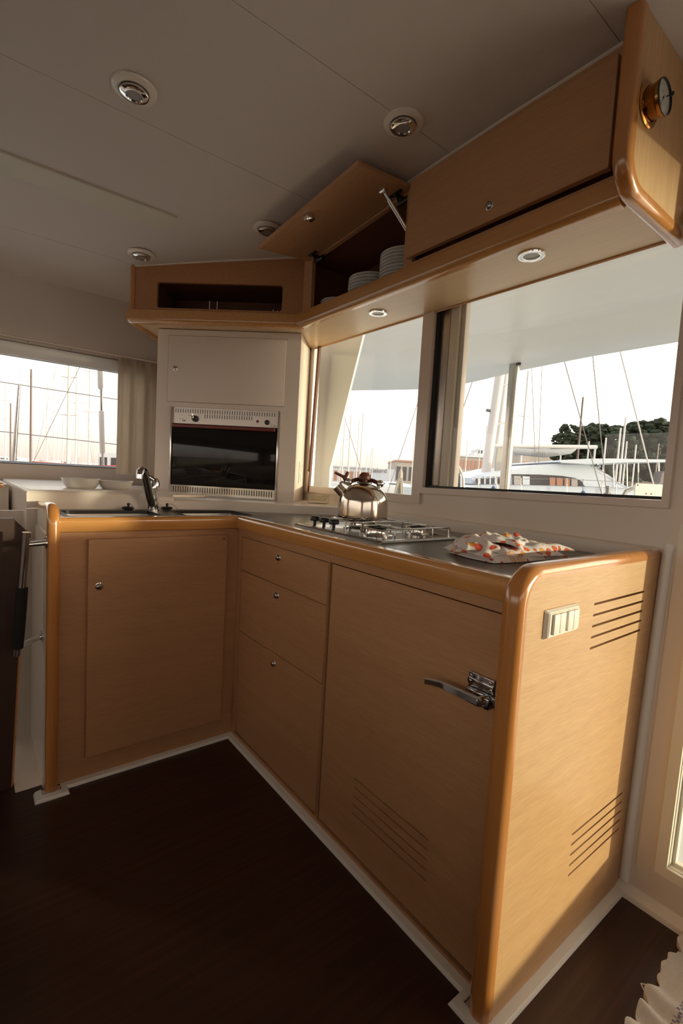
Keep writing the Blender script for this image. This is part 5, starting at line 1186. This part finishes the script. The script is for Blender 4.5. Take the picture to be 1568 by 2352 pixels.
# quays and buildings
def building(name, px0, px1, ytop, v, dep, m, lab, cat='building', rows=0, cols=0, win_m='glassdark', roof=None, zb=-.9):
    a = sight(px0, 1125, v); c = sight(px1, 1125, v); t_ = sight((px0 + px1) / 2, ytop, v).z; W = (c - a).dot(HR)
    root = thing(name, (a.x, a.y, zb), lab, cat); F = EF((a.x, a.y, zb)); Hh = t_ - zb
    b = BM(); fbox(b, F, 0, W, 0, Hh, -dep, 0); put('wall', b, m, root)
    if roof: b = BM(); fbox(b, F, -W * .01, W * 1.01, Hh, Hh + .06 * Hh, -dep - .2, .3); put('roof', b, roof, root)
    for r_ in range(rows):
        for c__ in range(cols):
            u0 = W * (c__ + .18) / cols; u1 = W * (c__ + .82) / cols; z0 = Hh * (r_ + .30) / rows; z1 = Hh * (r_ + .82) / rows
            b = BM(); fbox(b, F, u0, u1, z0, z1, -.05, .06); put('window', b, win_m, root)
    return root
q = building('harbour_building', 1040, 1120, 1050, 95, 20, 'stone', 'long low terracotta harbour building beyond the guard rail', rows=2, cols=9, win_m='brick', roof='boatwhite')
building('harbour_building', 1190, 1330, 1047, 110, 20, 'stone', 'low pale harbour building behind the catamaran boom', rows=1, cols=12, win_m='brick', roof='boatwhite')
building('quay_wall', 1330, 1640, 1052, 70, 3, 'stone', 'pale stone sea wall below the dark trees', cat='wall')
building('harbour_building', 762, 848, 1074, 80, 10, 'boatwhite', 'white glazed harbour building left behind the kettle', rows=1, cols=7, win_m='brick', roof='boatwhite')
sg = building('harbour_hall', 852, 905, 1077, 78, 12, 'boatwhite', 'white hall with dark lettering behind the kettle knob', rows=0)
b = BM(); p = sight(870, 1081, 77.9); text(b, 'Salord', 1.0, EF(p), .02); put('sign_lettering', b, 'wire', sg)
building('harbour_building', 905, 990, 1062, 95, 16, 'stone', 'beige harbour building with tiled roof right behind the kettle', rows=1, cols=6, win_m='glassdark', roof='brick')
building('white_house', 224, 300, 1041, 60, 10, 'boatwhite', 'white block house beside the curtain in the port window', rows=1, cols=3)
building('harbour_shed', 12, 96, 1056, 75, 8, 'wire', 'low dark shed far behind the port window', rows=0)
building('tower_block', 1083, 1089, 1039, 240, 10, 'boatwhite', 'narrow lower tower block on the skyline left of the leaning masts'); building('tower_block', 1091, 1102, 1031, 260, 14, 'boatwhite', 'wider pale tower block on the skyline beside the leaning masts', rows=6, cols=2)
building('tower_block', 1036, 1050, 1035, 230, 14, 'boatwhite', 'pale flat-roofed block on the skyline at the left edge of the big window', rows=2, cols=3)
b = BM(); box(b, 30, 300, -120, 260, SEA - .2, -.9); o = put('quay', b, 'stone'); o['kind'] = 'structure'
b = BM(); box(b, -150, 29.9, 48, 260, SEA - .2, -.9); o = put('quay', b, 'stone'); o['kind'] = 'structure'
def tree(px, ytop, v, rad, lab, seed=0):
    rnd = random.Random(seed); p = sight(px, ytop, v); zt = p.z; root = thing('pine_tree', (p.x, p.y, -.9), lab, 'tree', 'dark umbrella pines behind the sea wall')
    b = BM(); tube(b, [(p.x, p.y, -.9), (p.x + .2, p.y, (zt - .9) * .5), (p.x, p.y, zt - rad * .5)], [.35, .28, .18], 8); put('trunk', b, 'bark', root)
    b = BM(); H_ = zt + .9
    for i in range(300):
        a = rnd.uniform(0, 6.28); rr_ = rad * math.sqrt(rnd.random()) * 1.02; zz = zt - rad * .22 - rnd.random() ** 1.3 * H_ * .62; rr_ *= (1 - .25 * max(0, (zz - zt + rad * .5)) / rad)
        s_ = rad * rnd.uniform(.06, .17); t_ = BM(); bmesh.ops.create_icosphere(t_, subdivisions=2, radius=1)
        for vtx in t_.verts:
            n_ = vtx.co.normalized(); k_ = 1 + .16 * math.sin(n_.x * 9 + i) * math.sin(n_.y * 8 + 2 * i) + rnd.uniform(-.22, .22); vtx.co = n_ * k_
        merge(b, t_, Matrix.Translation((p.x + math.cos(a) * rr_, p.y + math.sin(a) * rr_, zz)) @ Matrix.Diagonal((s_, s_, s_ * .7, 1)))
    put('crown', b, 'tree', root)
for i, (px, yt, rad, lab) in enumerate(((1312, 990, 1.8, 'lowest dark pine, at the left end of the row of trees'), (1345, 968, 2.6, 'second dark pine from the left in the row of trees'), (1385, 972, 2.5, 'third dark pine from the left in the row of trees'), (1412, 966, 3.0, 'broad dark pine in the middle of the row of trees'), (1450, 980, 2.6, 'dark pine in the dip of the row of trees'), (1478, 971, 2.8, 'dark pine right of the dip in the row of trees'), (1520, 958, 3.4, 'tallest dark pine, against the right jamb of the big window'), (1575, 960, 3.4, 'dark pine mostly hidden by the right window jamb'))):
    tree(px, yt, 62 + (i % 3) * 3, rad * 1.15, lab, i + 3)
